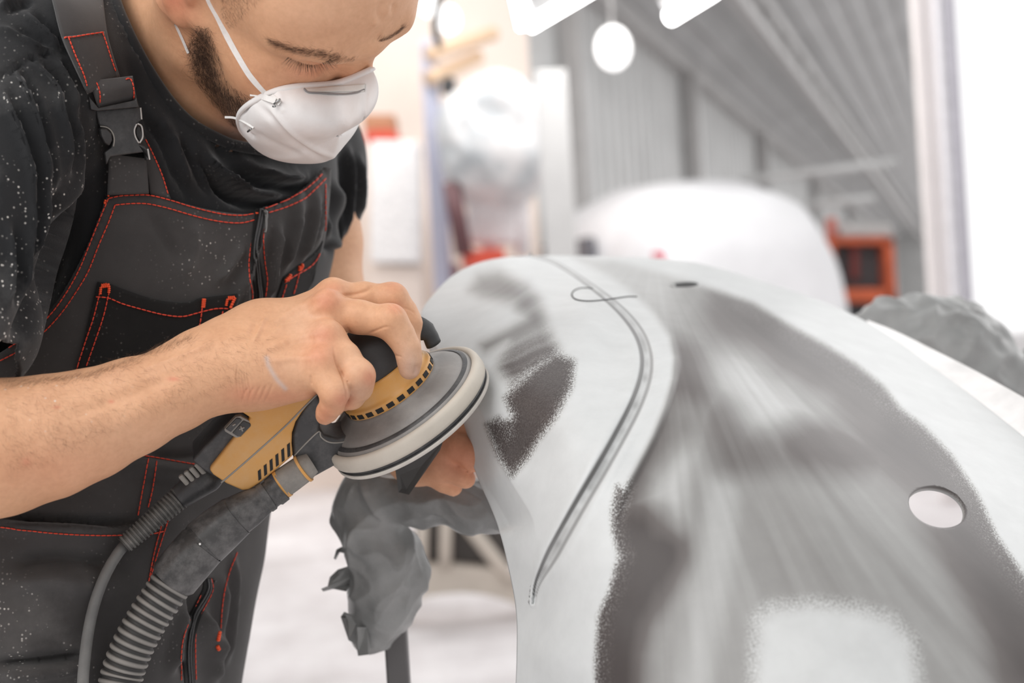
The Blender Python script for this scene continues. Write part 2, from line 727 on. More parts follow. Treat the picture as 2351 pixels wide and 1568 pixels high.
# lattice girder under the roof, with its web
lx = WALL_R + 1.05
lz = EAVE + 0.42
bm = bmesh.new()
for dz, rr in ((0, 0), (-0.42, 0.05)):
    p0, p1 = hall(7.6, lx + rr, lz + dz), hall(58, lx + rr, lz + dz)
    bm_box(bm, (p0 + p1) / 2, (0.12, 0.12, np.linalg.norm(p1 - p0)), frame_from(p1 - p0))
for i in range(34):
    a0 = 7.8 + i * 0.75
    p0, p1 = hall(a0, lx, lz), hall(a0 + 0.75, lx + 0.05, lz - 0.42)
    if i % 2: p0, p1 = hall(a0, lx + 0.05, lz - 0.42), hall(a0 + 0.75, lx, lz)
    bm_box(bm, (p0 + p1) / 2, (0.05, 0.05, np.linalg.norm(p1 - p0)), frame_from(p1 - p0))
tag(bm_obj('beam_2', bm, M_STEELGREY), kind='structure')
# the posts along the wall
for i, a in enumerate((10.6, 15.5, 21.0, 28.0, 36.0)):
    bm = bmesh.new()
    bm_box(bm, hall(a, WALL_R + 0.14, EAVE / 2), (0.16, 0.16, EAVE), np.stack([AX, AR, Z3], 1))
    tag(bm_obj('trim_%d' % (i + 1), bm, M_STEELGREY), kind='structure')
# far gable wall and its rails
bm = bmesh.new()
bm_box(bm, hall(58, -1.6, 3.2), (0.1, 2.8, 6.4), np.stack([AX, AR, Z3], 1))
tag(bm_obj('wall_back', bm, M_RIB), kind='structure')

# the tall doorway on the right
def post(px0, px1, d, name, mat, kind='structure', depth=0.10):
    """upright that spans two pixel columns at mid height"""
    a = P(px0, 400, d); b = P(px1, 400, d)
    w = np.linalg.norm(b - a)
    c = (a + b) / 2
    bm = bmesh.new()
    bm_box(bm, (c[0], c[1], 1.85), (w, depth, 3.7), bev=0.01)
    return tag(bm_obj(name, bm, mat), kind=kind)


post(2118, 2163, 7.4, 'door_1', M_WHITEFRAME)
post(2168, 2200, 7.3, 'door_2', plain('white_door_edge', (0.80, 0.79, 0.82), 0.4))
post(2205, 2212, 7.2, 'door_3', plain('door_seal', (0.42, 0.41, 0.46), 0.6))
# cream partition behind the man
M_CREAM = plain('cream_board', (0.86, 0.74, 0.66), 0.7, 0, 0.08, 0.8)
bm = bmesh.new()
a = P(300, 300, 10.1); b = P(1224, 300, 10.1)
bm_box(bm, ((a[0] + b[0]) / 2, 10.15, 2.4), (b[0] - a[0], 0.08, 4.8))
tag(bm_obj('wall_partition', bm, M_CREAM), kind='structure')


# ------------------------------------------------------------------ lamps under the roof
def emit_mat(name, col, s):
    m, nt, b = new_mat(name)
    b.inputs['Base Color'].default_value = (*col, 1)
    b.inputs['Emission Color'].default_value = (*col, 1)
    b.inputs['Emission Strength'].default_value = s
    return m


M_TUBE = emit_mat('lit_tube', (1.0, 0.99, 0.98), 14)
M_LAMPBODY = plain('lamp_housing', (0.8, 0.8, 0.8), 0.4)


def strip_lamp(p0, p1, label, r=0.03):
    c = (np.array(p0) + np.array(p1)) / 2
    t = thing('tube_lamp', label, 'lamp', tuple(c), 'tube lamps under the roof')
    V, F = tube_mesh(np.linspace(p0, p1, 6), r, 12)
    mesh_obj('tube', V, F, M_TUBE, t)
    bm = bmesh.new()
    ax = (np.array(p1) - p0)
    bm_box(bm, c + np.array([0, 0.02, r + 0.03]), (0.07, 0.05, np.linalg.norm(ax) * 1.02), frame_from(ax))
    bm_obj('housing', bm, M_LAMPBODY, t)
    return t


strip_lamp(P(1180, -60, 4.6), P(1207, 62, 4.6), 'lit tube lamp hanging almost upright beside the tan partition', 0.025)
strip_lamp(P(1216, 58, 4.8), P(1420, -62, 4.9), 'longest slanting lit tube lamp, its low end touching the upright tube', 0.022)
strip_lamp(P(1538, 40, 4.8), P(1640, -22, 4.9), 'short slanting lit tube lamp alone in front of the ribbed roof', 0.024)


def globe_lamp(px, py, d, r, label):
    t = thing('pendant_lamp', label, 'lamp', tuple(P(px, py, d)), 'round lamps by the pale pole')
    prof = [(0.0, -r)] + [(r * math.cos(a), r * 1.25 * math.sin(a)) for a in np.linspace(-1.4, 1.4, 12)] + [(0.0, r * 1.25)]
    V, F = lathe_mesh([(max(x, 0.001), z) for x, z in prof], P(px, py, d), np.eye(3), 24)
    mesh_obj('globe', V, F, emit_mat('lit_globe', (1, 0.99, 0.98), 1.5), t)
    p = P(px, py, d) + np.array([0, 0, r])
    V, F = tube_mesh([p, p + np.array([0, 0, 0.6])], 0.008, 8)
    mesh_obj('cord', V, F, M_STEELGREY, t)
    return t


globe_lamp(985, 8, 5.6, 0.042, 'round lit lamp at the top edge, left of the dark cord')
globe_lamp(1030, 45, 5.6, 0.045, 'oval lit lamp hanging above the tan shelf boards')
globe_lamp(1408, 110, 8.6, 0.105, 'bright round lamp shining against the ribbed wall')

# added lights without fixtures, brightening the hall from above the frame
for px, py, d, pw in ((700, -500, 8.2, 46), (1250, -250, 7.6, 16), (1560, -260, 7.4, 24)):
    q = P(px, py, d)
    area_light('hall_fill_light', tuple(q - np.array([0, 0, 0.06])), tuple(q + np.array([0, 0.6, -2.0])), 1.2, pw, (1, 0.985, 0.97), 0.3)


# ------------------------------------------------------------------ blurred things along the partition
M_WHITE = plain('white_sheet_steel', (0.88, 0.86, 0.85), 0.5)
M_RED = plain('red_paint', (0.62, 0.075, 0.04), 0.45)
M_ORANGE = plain('orange_red_paint', (0.60, 0.12, 0.045), 0.45, 0, 0.12, 6)
M_BLACK = plain('black_plastic', (0.03, 0.03, 0.032), 0.5)
M_BLUEGREY = plain('blue_grey_paint', (0.42, 0.43, 0.53), 0.5)


def pix_box(bm, x0, y0, x1, y1, d, depth, bev=0.01):
    a = P(x0, y1, d); b = P(x1, y0, d)
    c = (a + b) / 2
    R = np.stack([CR, CF, CU], 1)
    w = (x1 - x0) / FPX * d; h = (y1 - y0) / FPX * d
    bm_box(bm, c + CF * depth / 2, (w, depth, h), R, bev)
    return c


def upright_box(bm, x0, x1, ytop, d, depth, z0=0.0, bev=0.01):
    """a box standing at z0 that reaches up to the pixel row ytop"""
    a = P(x0, ytop, d); b = P(x1, ytop, d)
    top = (a[2] + b[2]) / 2
    bm_box(bm, ((a[0] + b[0]) / 2, d + depth / 2, (top + z0) / 2), (abs(b[0] - a[0]), depth, top - z0), None, bev)
    return ((a[0] + b[0]) / 2, d + depth / 2, z0)


# white cabinet with a red top edge
t = thing('cabinet', 'white upright cabinet with a red top strip, behind the kneeling dark sleeve', 'cabinet', (P(905, 600, 9.2)[0], 9.2, 0))
t['label'] = 'tall white cabinet with a red strip on top, standing against the tan partition'
bm = bmesh.new(); upright_box(bm, 846, 968, 612, 9.2, 0.4); bm_obj('base', bm, M_CREAM, t)
bm = bmesh.new(); pix_box(bm, 850, 322, 964, 604, 9.16, 0.36, 0.02); bm_obj('door', bm, M_WHITE, t)
bm = bmesh.new(); pix_box(bm, 838, 300, 912, 323, 9.2, 0.36); bm_obj('top_strip', bm, M_RED, t)
bm = bmesh.new(); pix_box(bm, 834, 262, 906, 299, 9.3, 0.3); bm_obj('back_board', bm, plain('brown_board', (0.45, 0.22, 0.12), 0.6), t)
# blue grey post with shelf boards
t = thing('rack_post', 'tall blue-grey steel post carrying two tan boards', 'rack', (P(985, 700, 9.0)[0], 9.0, 0))
bm = bmesh.new(); upright_box(bm, 962, 1000, 90, 9.0, 0.12); bm_obj('post', bm, M_BLUEGREY, t)
bm = bmesh.new(); upright_box(bm, 988, 1026, 450, 9.05, 0.08); bm_obj('brace', bm, plain('blue_paint', (0.36, 0.38, 0.55), 0.5), t)
for y0, y1, xe in ((112, 84, 1135), (168, 138, 1098)):
    V, F = tube_mesh(np.array([P(985, y0 + 12, 8.95), P(xe, y1 - 8, 9.3)]), 0.05, 8)
    mesh_obj('shelf_board', V, F, plain('tan_wood', (0.72, 0.52, 0.36), 0.6), t, angle=40)
bm = bmesh.new(); pix_box(bm, 1012, 176, 1046, 214, 8.9, 0.08, 0.02)
tag(bm_obj('black_case', bm, M_BLACK), 'small black case hooked under the lower tan board', 'case')
# dark cord by the lamp
V, F = tube_mesh(spline([P(1012, -20, 5.3), P(1004, 20, 5.3), P(1000, 70, 5.3), P(1010, 110, 5.3)], 12), 0.014, 8)
tag(mesh_obj('hanging_cord', V, F, M_BLACK), 'dark cord hanging between the two round lamps', 'cord')


def make_draped():
    """a white plastic sheet drawn over a bumper on a red trolley"""
    t = thing('covered_trolley', 'dark red trolley with a pale plastic sheet draped over its load', 'trolley', (P(1110, 600, 8.6)[0], 8.8, 0))
    m, nt, b = new_mat('plastic_sheet')
    r = ramp(nt, [(0.35, (0.44, 0.47, 0.49)), (0.6, (0.72, 0.71, 0.71))], noise(nt, 5, 3))
    nt.links.new(r.outputs['Color'], b.inputs['Base Color'])
    b.inputs['Roughness'].default_value = 0.35
    c = P(1120, 320, 8.6)
    f = Field(c - np.array([0.5, 0.5, 0.55]), c + np.array([0.5, 0.6, 0.55]), 0.02)
    for x, y, rr in ((1060, 300, 0.145), (1090, 250, 0.145), (1150, 235, 0.17), (1195, 270, 0.17), (1190, 350, 0.17), (1110, 350, 0.205), (1070, 390, 0.10), (1160, 400, 0.10)):
        f.cone(P(x, y, 8.65), P(x + 10, y + 30, 8.85), rr, rr, 0.13)
    V, Q = f.surface()
    n = normals_of(V, Q)
    V = V + n * (vnoise(V, 9, 3) * 0.012 + vnoise(V * np.array([1, 1, 0.4]), 22, 5) * 0.008)[:, None]
    raw_mesh('plastic_sheet', V, Q, m, t)
    dk = plain('maroon_steel', (0.12, 0.05, 0.055), 0.5)
    V, F = tube_mesh(np.array([P(1036, 420, 8.6), P(1066, 585, 8.6)]), 0.055, 10)
    mesh_obj('leg', V, F, dk, t)
    for x in (1120, 1195):
        V, F = tube_mesh(np.array([P(x, 400, 8.85), P(x + 6, 585, 8.85)]), 0.05, 10)
        mesh_obj('leg', V, F, plain('pale_leg', (0.78, 0.75, 0.76), 0.5), t)
    bm = bmesh.new()
    a = P(1030, 585, 8.6)
    bm_box(bm, (P(1110, 590, 8.6)[0], 8.8, a[2] - 0.03), (0.26, 0.4, 0.10), None, 0.01)
    bm_obj('tray', bm, M_RED, t)
    for dx in (-0.18, 0.18):
        for dy in (-0.2, 0.2):
            V, F = tube_mesh(np.array([[P(1110, 590, 8.6)[0] + dx, 8.8 + dy, a[2] - 0.05], [P(1110, 590, 8.6)[0] + dx, 8.8 + dy, 0.0]]), 0.02, 8)
            mesh_obj('leg', V, F, dk, t)
    bm = bmesh.new(); pix_box(bm, 1072, 430, 1190, 560, 8.8, 0.15, 0.03)
    bm_obj('pale_box', bm, plain('pale_panel', (0.76, 0.73, 0.74), 0.5), t)


make_draped()

# pale cartons stacked by the wall, left of the car
for x0, x1, yt, d, lab, col in ((1228, 1300, 160, 8.0, 'tall pale panel leaning beside the tan partition edge', (0.58, 0.575, 0.57)),):
    bm = bmesh.new()
    c = upright_box(bm, x0, x1, yt, d, 0.06)
    tag(bm_obj('leaning_panel', bm, plain('pale_board', col, 0.6, 0, 0.1, 2)), lab, 'panel')


def make_car():
    """blurred car under white masking film, seen from behind"""
    c0 = P(1750, 690, 9.2); c0[2] = 0
    fwd = np.array([-0.45, 0.893, 0.0]); right = np.array([0.893, 0.45, 0.0])
    t = thing('car', 'white car shrouded in masking film, parked deep in the hall', 'car', tuple(c0))
    film = plain('white_film', (0.86, 0.86, 0.88), 0.35, 0, 0.05, 3)
    # stations along the car: (x back->front, half width, z roof, z sill)
    W = 0.86
    st = [(0.0, 0.55, 1.45, 0.62), (0.06, 0.74, 1.66, 0.46), (0.25, 0.82, 1.86, 0.36), (0.7, 0.86, 1.99, 0.32), (1.4, 0.87, 2.02, 0.30), (2.1, 0.87, 1.93, 0.30),
          (2.7, 0.87, 1.55, 0.30), (3.1, 0.86, 1.22, 0.30), (3.8, 0.83, 1.08, 0.32), (4.25, 0.74, 0.90, 0.38), (4.4, 0.55, 0.72, 0.45)]
    k = 0.8
    V, n = [], 40
    for x, hw, zr, zs in st:
        for j in range(n):
            a = 2 * math.pi * j / n
            ca, sa = math.cos(a), math.sin(a)
            e = 0.55
            yy = hw * math.copysign(abs(ca) ** e, ca)
            zz = math.copysign(abs(sa) ** e, sa)
            z = (zr + zs) / 2 + (zr - zs) / 2 * zz
            tuck = 1.0 - 0.24 * max(0, (z - 1.1) / 0.9)
            V.append(c0 + fwd * (x * k) + right * yy * tuck + Z3 * z)
    F = []
    for i in range(len(st) - 1):
        for j in range(n):
            F.append((i * n + j, i * n + (j + 1) % n, (i + 1) * n + (j + 1) % n, (i + 1) * n + j))
    F += [tuple(range(n - 1, -1, -1)), tuple((len(st) - 1) * n + j for j in range(n))]
    mesh_obj('film_cover', V, F, film, t)
    dk = plain('car_glass', (0.16, 0.16, 0.18), 0.25)
    for x0, x1 in ((0.75, 1.45), (1.55, 2.3)):
        bm = bmesh.new()
        a = c0 + fwd * (x0 + x1) / 2 - right * 0.80 + Z3 * 1.42
        bm_box(bm, a, (x1 - x0, 0.06, 0.44), np.stack([fwd, right, Z3], 1), 0.02)
        bm_obj('side_window', bm, dk, t)
    bm = bmesh.new()
    bm_box(bm, c0 + fwd * 0.14 - right * 0.66 + Z3 * 1.42, (0.1, 0.1, 0.14), np.stack([fwd, right, Z3], 1), 0.02)
    bm_obj('tail_lamp', bm, plain('pink_lens', (0.7, 0.25, 0.3), 0.3), t)
    tyre = plain('tyre_rubber', (0.04, 0.04, 0.042), 0.7)
    for x in (0.85, 3.5):
        for s in (-1, 1):
            R = frame_from(right)
            V, F = lathe_mesh([(0.2, -0.1), (0.31, -0.1), (0.33, -0.06), (0.33, 0.06), (0.31, 0.1), (0.2, 0.1)], c0 + fwd * x + right * s * 0.76 + Z3 * 0.33, R, 32)
            mesh_obj('wheel', V, F, tyre, t, angle=40)
    return t


make_car()


def make_red_machine():
    c = P(1975, 700, 11.5); c[2] = 0
    t = thing('tool_cart', 'orange-red framed cart with dark open bays, far back near the doorway', 'cart', tuple(c))
    d = 11.5
    bm = bmesh.new()
    upright_box(bm, 1896, 1916, 553, d, 0.5); upright_box(bm, 2030, 2052, 547, d, 0.5)
    pix_box(bm, 1898, 545, 2052, 560, d, 0.5, 0.005); pix_box(bm, 1900, 662, 2050, 694, d, 0.5, 0.005)
    bm_obj('frame', bm, M_ORANGE, t)
    bm = bmesh.new(); pix_box(bm, 1912, 558, 2034, 664, d + 0.2, 0.2, 0.005); bm_obj('bay', bm, plain('dark_bay', (0.09, 0.09, 0.095), 0.6), t)
    bm = bmesh.new(); pix_box(bm, 1955, 560, 1972, 640, d + 0.12, 0.05, 0.002); bm_obj('divider', bm, plain('dull_red', (0.2, 0.04, 0.035), 0.5), t)
    bm = bmesh.new(); upright_box(bm, 1916, 2030, 697, d + 0.05, 0.4); bm_obj('base', bm, M_BLACK, t)
    bm = bmesh.new(); pix_box(bm, 1925, 512, 2050, 545, d + 0.05, 0.35, 0.03)
    tag(bm_obj('grey_box', bm, plain('grey_box', (0.55, 0.54, 0.53), 0.6)), 'low grey box lying on top of the orange-red cart', 'box')
    bm = bmesh.new(); pix_box(bm, 1900, 498, 1922, 543, d, 0.12, 0.02)
    tag(bm_obj('red_can', bm, plain('faded_red', (0.6, 0.2, 0.16), 0.5)), 'small faded red can on the left end of the orange-red cart', 'can')


make_red_machine()

# rails on the far side of the hall
for (x0, y0, x1, y1) in ((1700, 415, 2060, 372), (1850, 470, 2010, 455)):
    V, F = tube_mesh(np.array([P(x0, y0, 12.0), P(x1, y1, 12.0)]), 0.035, 8)
    tag(mesh_obj('trim_pipe', V, F, M_RIB), kind='structure')


def make_arch():
    """beige cast base with an arched foot and spokes, on the floor behind the wrapped stand"""
    d = 5.0
    m = plain('beige_casting', (0.60, 0.53, 0.46), 0.5, 0.0, 0.1, 6)
    c = P(1078, 1400, d); c[2] = 0
    t = thing('machine_base', 'beige spoked machine base with an arched foot, on the floor behind the grey-wrapped stand', 'machine base', tuple(c))
    # arch band in an upright plane
    q = [(900, 1408, 1330), (960, 1376, 1300), (1020, 1364, 1296), (1075, 1362, 1300), (1130, 1370, 1306), (1190, 1390, 1318), (1260, 1430, 1340)]
    low = spline([P(x, a, d) for x, a, b in q], 40); up = spline([P(x, b, d) for x, a, b in q], 40)
    V, F = [], []
    for a, b in zip(low, up):
        V += [a, b, a + CF * 0.08, b + CF * 0.08]
    for i in range(39):
        k = 4 * i
        F += [(k, k + 4, k + 5, k + 1), (k + 2, k + 3, k + 7, k + 6), (k + 1, k + 5, k + 7, k + 3), (k, k + 2, k + 6, k + 4)]
    mesh_obj('arched_band', V, F, m, t, angle=30)
    for x0, y0, x1, y1, w in ((1024, 1150, 1022, 1305, 0.024), (1062, 1190, 1180, 1340, 0.026), (970, 1160, 968, 1310, 0.022)):
        V, F = tube_mesh(np.array([P(x0, y0, d), P(x1, y1, d)]), w, 10)
        mesh_obj('spoke', V, F, m, t)
    bm = bmesh.new(); pix_box(bm, 950, 1130, 1220, 1300, d + 0.06, 0.05)
    bm_obj('dark_core', bm, plain('dark_core', (0.07, 0.06, 0.055), 0.6), t)
    for x in (910, 1250):
        p = P(x, 1400, d)
        bm = bmesh.new(); bm_box(bm, (p[0], d + 0.05, p[2] / 2 + 0.01), (0.08, 0.1, max(0.05, p[2] + 0.02)))
        bm_obj('foot', bm, m, t)


make_arch()


# ------------------------------------------------------------------ the bumper cover being sanded
LEFT = [(1222, 587), (1150, 592), (1090, 606), (1040, 632), (1002, 668), (968, 716), (975, 770), (1000, 840), (1030, 910), (1062, 985), (1078, 1040), (1096, 1095),
        (1140, 1200), (1166, 1300), (1184, 1400), (1186, 1500), (1180, 1660)]
RIGHT = [(1222, 587), (1262, 586.5), (1330, 587), (1400, 588.5), (1480, 591.5), (1560, 598), (1620, 608), (1700, 630), (1780, 655), (1860, 681), (1930, 709), (2000, 745), (2080, 797), (2150, 849),
         (2230, 907), (2300, 962), (2351, 1003), (2450, 1095), (2560, 1240), (2600, 1420), (2610, 1660)]
DCTRL = [
    (968, 716, 1.22), (1002, 668, 1.30), (1090, 606, 1.42), (1222, 587, 1.52), (1340, 588, 1.55), (1480, 592, 1.54), (1620, 608, 1.52),
    (1780, 655, 1.48), (1900, 697, 1.42), (2000, 745, 1.36), (2150, 849, 1.25), (2260, 930, 1.18), (2351, 1003, 1.12), (2450, 1090, 1.06), (2560, 1200, 1.0),
    (1050, 770, 1.11), (1120, 700, 1.16), (1200, 650, 1.25), (1130, 830, 1.035), (1250, 760, 1.06), (1350, 690, 1.15), (1250, 900, 0.965),
    (1400, 800, 1.03), (1480, 850, 0.985), (1300, 1000, 0.925), (1450, 1000, 0.915), (1190, 1040, 0.965), (1110, 945, 1.0),
    (1160, 1075, 0.968), (1225, 1190, 0.935), (1062, 985, 1.035), (1096, 1095, 1.01), (1140, 1200, 0.985), (1166, 1300, 0.968), (1184, 1400, 0.955), (1180, 1660, 0.93),
    (1260, 1300, 0.905), (1260, 1500, 0.89), (1400, 1200, 0.875), (1450, 1400, 0.845), (1600, 1660, 0.80),
    (1550, 820, 1.0), (1570, 653, 1.34), (1430, 655, 1.30), (1650, 750, 1.15), (1800, 720, 1.30), (1700, 900, 0.975), (1900, 900, 1.05), (1700, 1100, 0.885),
    (2152, 1165, 0.91), (1950, 1100, 0.90), (2300, 1200, 0.94), (1800, 1400, 0.815), (2100, 1500, 0.80), (2400, 1500, 0.83), (2560, 1660, 0.82)]
GROOVE = [(1222, 586), (1262, 598), (1300, 618), (1345, 648), (1390, 682), (1430, 718), (1460, 755), (1477, 790), (1484, 830), (1478, 875), (1458, 930), (1425, 995),
          (1380, 1075), (1330, 1160), (1285, 1240), (1250, 1305), (1232, 1345), (1225, 1385)]
STEP = [(1262, 588), (1340, 606), (1400, 635), (1455, 675), (1505, 722), (1538, 772), (1550, 820), (1546, 870), (1528, 930), (1500, 1000), (1468, 1062), (1432, 1130), (1412, 1190), (1405, 1260)]
CREASE = [(1000, 790), (1050, 872), (1105, 942), (1130, 1010), (1158, 1076), (1190, 1130), (1226, 1195), (1230, 1260)]
bumper_depth = tps(DCTRL)


def zz(pts):          # points noted on an enlarged view of the bumper
    return [(950 + x / 1.5404, 550 + y / 1.5404) for x, y in pts]


def soft_poly(X, Y, poly, soft):
    d, _, _ = seg_dist(X, Y, list(poly) + [poly[0]])
    ins = in_poly(X, Y, poly)
    return sstep(-soft, soft, np.where(ins, d, -d))


def noise1(x, seed):
    i = np.floor(x).astype(int); f = x - i; f = f * f * (3 - 2 * f)
    def h(a): return (np.sin(a * 127.1 + seed * 311.7) * 43758.5453) % 1.0
    return h(i) * (1 - f) + h(i + 1) * f


def bumper_sanding(X, Y):
    """how far the primer is rubbed through (0..1), and how grainy its edge is, at each point of the skin"""
    s = np.zeros(X.shape); g = np.zeros(X.shape)
    # left panel
    core = zz([(325, 560), (415, 470), (500, 405), (565, 430), (556, 520), (500, 625), (440, 705), (400, 770), (345, 835), (300, 765), (258, 655), (300, 632), (332, 700), (350, 620)])
    a = soft_poly(X, Y, core, 16)
    s = np.maximum(s, a * 0.92)
    a = soft_poly(X, Y, core, 34)
    g = np.maximum(g, 4 * a * (1 - a) * 0.9 + 0.06 * a)
    lower = zz([(262, 650), (340, 640), (440, 600), (470, 660), (345, 835)])
    s = np.maximum(s, soft_poly(X, Y, lower, 14) * 0.85)
    up = zz([(350, 520), (300, 450), (330, 360), (250, 400), (240, 370), (330, 320), (390, 280), (350, 225), (240, 200), (200, 180), (230, 130), (300, 118), (400, 160), (445, 215), (470, 290), (490, 350), (520, 420), (440, 470)])
    q_ = Y * 0.9 + X * 0.45 + 5 * noise1(X / 37.0, 11) + 6 * noise1((X - Y) / 60.0, 12)
    st = noise1(q_ / 24.0, 1) * 0.55 + noise1(q_ / 10.0, 2) * 0.3 + noise1(q_ / 4.5 + X / 90.0, 13) * 0.15
    s = np.maximum(s, soft_poly(X, Y, up, 26) * (0.36 + 0.56 * st))
    g = np.maximum(g, soft_poly(X, Y, zz([(300, 400), (480, 290), (590, 430), (560, 560), (440, 720), (330, 860), (240, 660), (300, 480)]), 30) * 0.22)
    # right panel
    edge = zz([(560, 60), (700, 70), (880, 118), (1010, 160), (1200, 225), (1320, 300), (1450, 372), (1560, 440), (1660, 520), (1720, 600), (1800, 660), (1900, 765), (1990, 900), (2060, 1050), (2158, 1190), (2400, 1560)])
    lowleft = zz([(2400, 1800), (650, 1800), (645, 1500), (655, 1330), (695, 1240), (725, 1120), (705, 1040), (700, 960), (720, 870)])
    stepz = STEP[::-1]
    panel = edge + lowleft + stepz[2:-1]
    inside = soft_poly(X, Y, panel, 13)
    ang = np.arctan2(Y - 560, X - 1500)
    rad = np.hypot(X - 1500, Y - 560)
    flow = noise1(ang * 17 + rad * 0.0021, 3) * 0.55 + noise1(ang * 43 - rad * 0.003, 4) * 0.3 + noise1(ang * 140 + rad * 0.002, 5) * 0.15
    fl2 = noise1(ang * 40 + 0.004 * np.hypot(X - 1500, Y - 560), 8)
    m = 0.41 + 0.13 * (flow - 0.45) + 0.06 * (fl2 - 0.5)
    m = m * (0.55 + 0.45 * sstep(640, 820, Y))
    def band(pts, w, amt, soft=0.9):
        d, _, _ = seg_dist(X, Y, zz(pts))
        return amt * (1 - sstep(w * (1 - soft), w, d))
    d1 = band([(1150, 225), (1300, 320), (1430, 420), (1540, 500), (1640, 620), (1760, 720), (1860, 800), (1950, 960), (2040, 1140), (2140, 1330), (2200, 1500)], 150, 0.74)
    d2 = band([(940, 440), (965, 560), (935, 650), (860, 710), (790, 800), (750, 900)], 95, 0.42)
    d3 = band([(800, 1040), (850, 1110), (800, 1200), (730, 1330), (700, 1450), (690, 1620)], 120, 0.68)
    d4 = band([(1380, 720), (1500, 740), (1640, 730), (1760, 720)], 110, 0.36)
    d5 = band([(1080, 640), (1140, 760), (1300, 740)], 90, 0.20)
    d6 = band([(1000, 180), (1150, 250), (1300, 330)], 85, 0.30)
    m = np.maximum.reduce([m + 0.75 * d1, m + 0.8 * d2, m + d3, m + d4, m + d5, m + 0.6 * d6])
    l1 = band([(1180, 470), (1240, 560), (1330, 560)], 120, 0.22) + band([(1500, 560), (1600, 620)], 90, 0.2) + band([(960, 620), (900, 840), (880, 1000)], 75, 0.20) + band([(1100, 900), (1060, 1200), (1000, 1560)], 70, 0.14)
    m = np.clip(m - l1, 0.04, 1)
    patch = zz([(1215, 1345), (1260, 1300), (1400, 1285), (1560, 1300), (1690, 1340), (1760, 1420), (1790, 1600), (1800, 1800), (1190, 1800), (1200, 1560)])
    pm = soft_poly(X, Y, patch, 38)
    m = m * (1 - 0.86 * pm)
    s = np.maximum(s, inside * m)
    de, _, _ = seg_dist(X, Y, edge)
    g = np.maximum(g, (1 - sstep(10, 60, de)) * sstep(1560, 1700, X) * 0.95)
    dl, _, _ = seg_dist(X, Y, lowleft[1:])
    g = np.maximum(g, (1 - sstep(8, 50, dl)) * 0.95)
    g = np.maximum(g, 4 * pm * (1 - pm) * 0.35)
    return np.clip(s, 0, 1), g


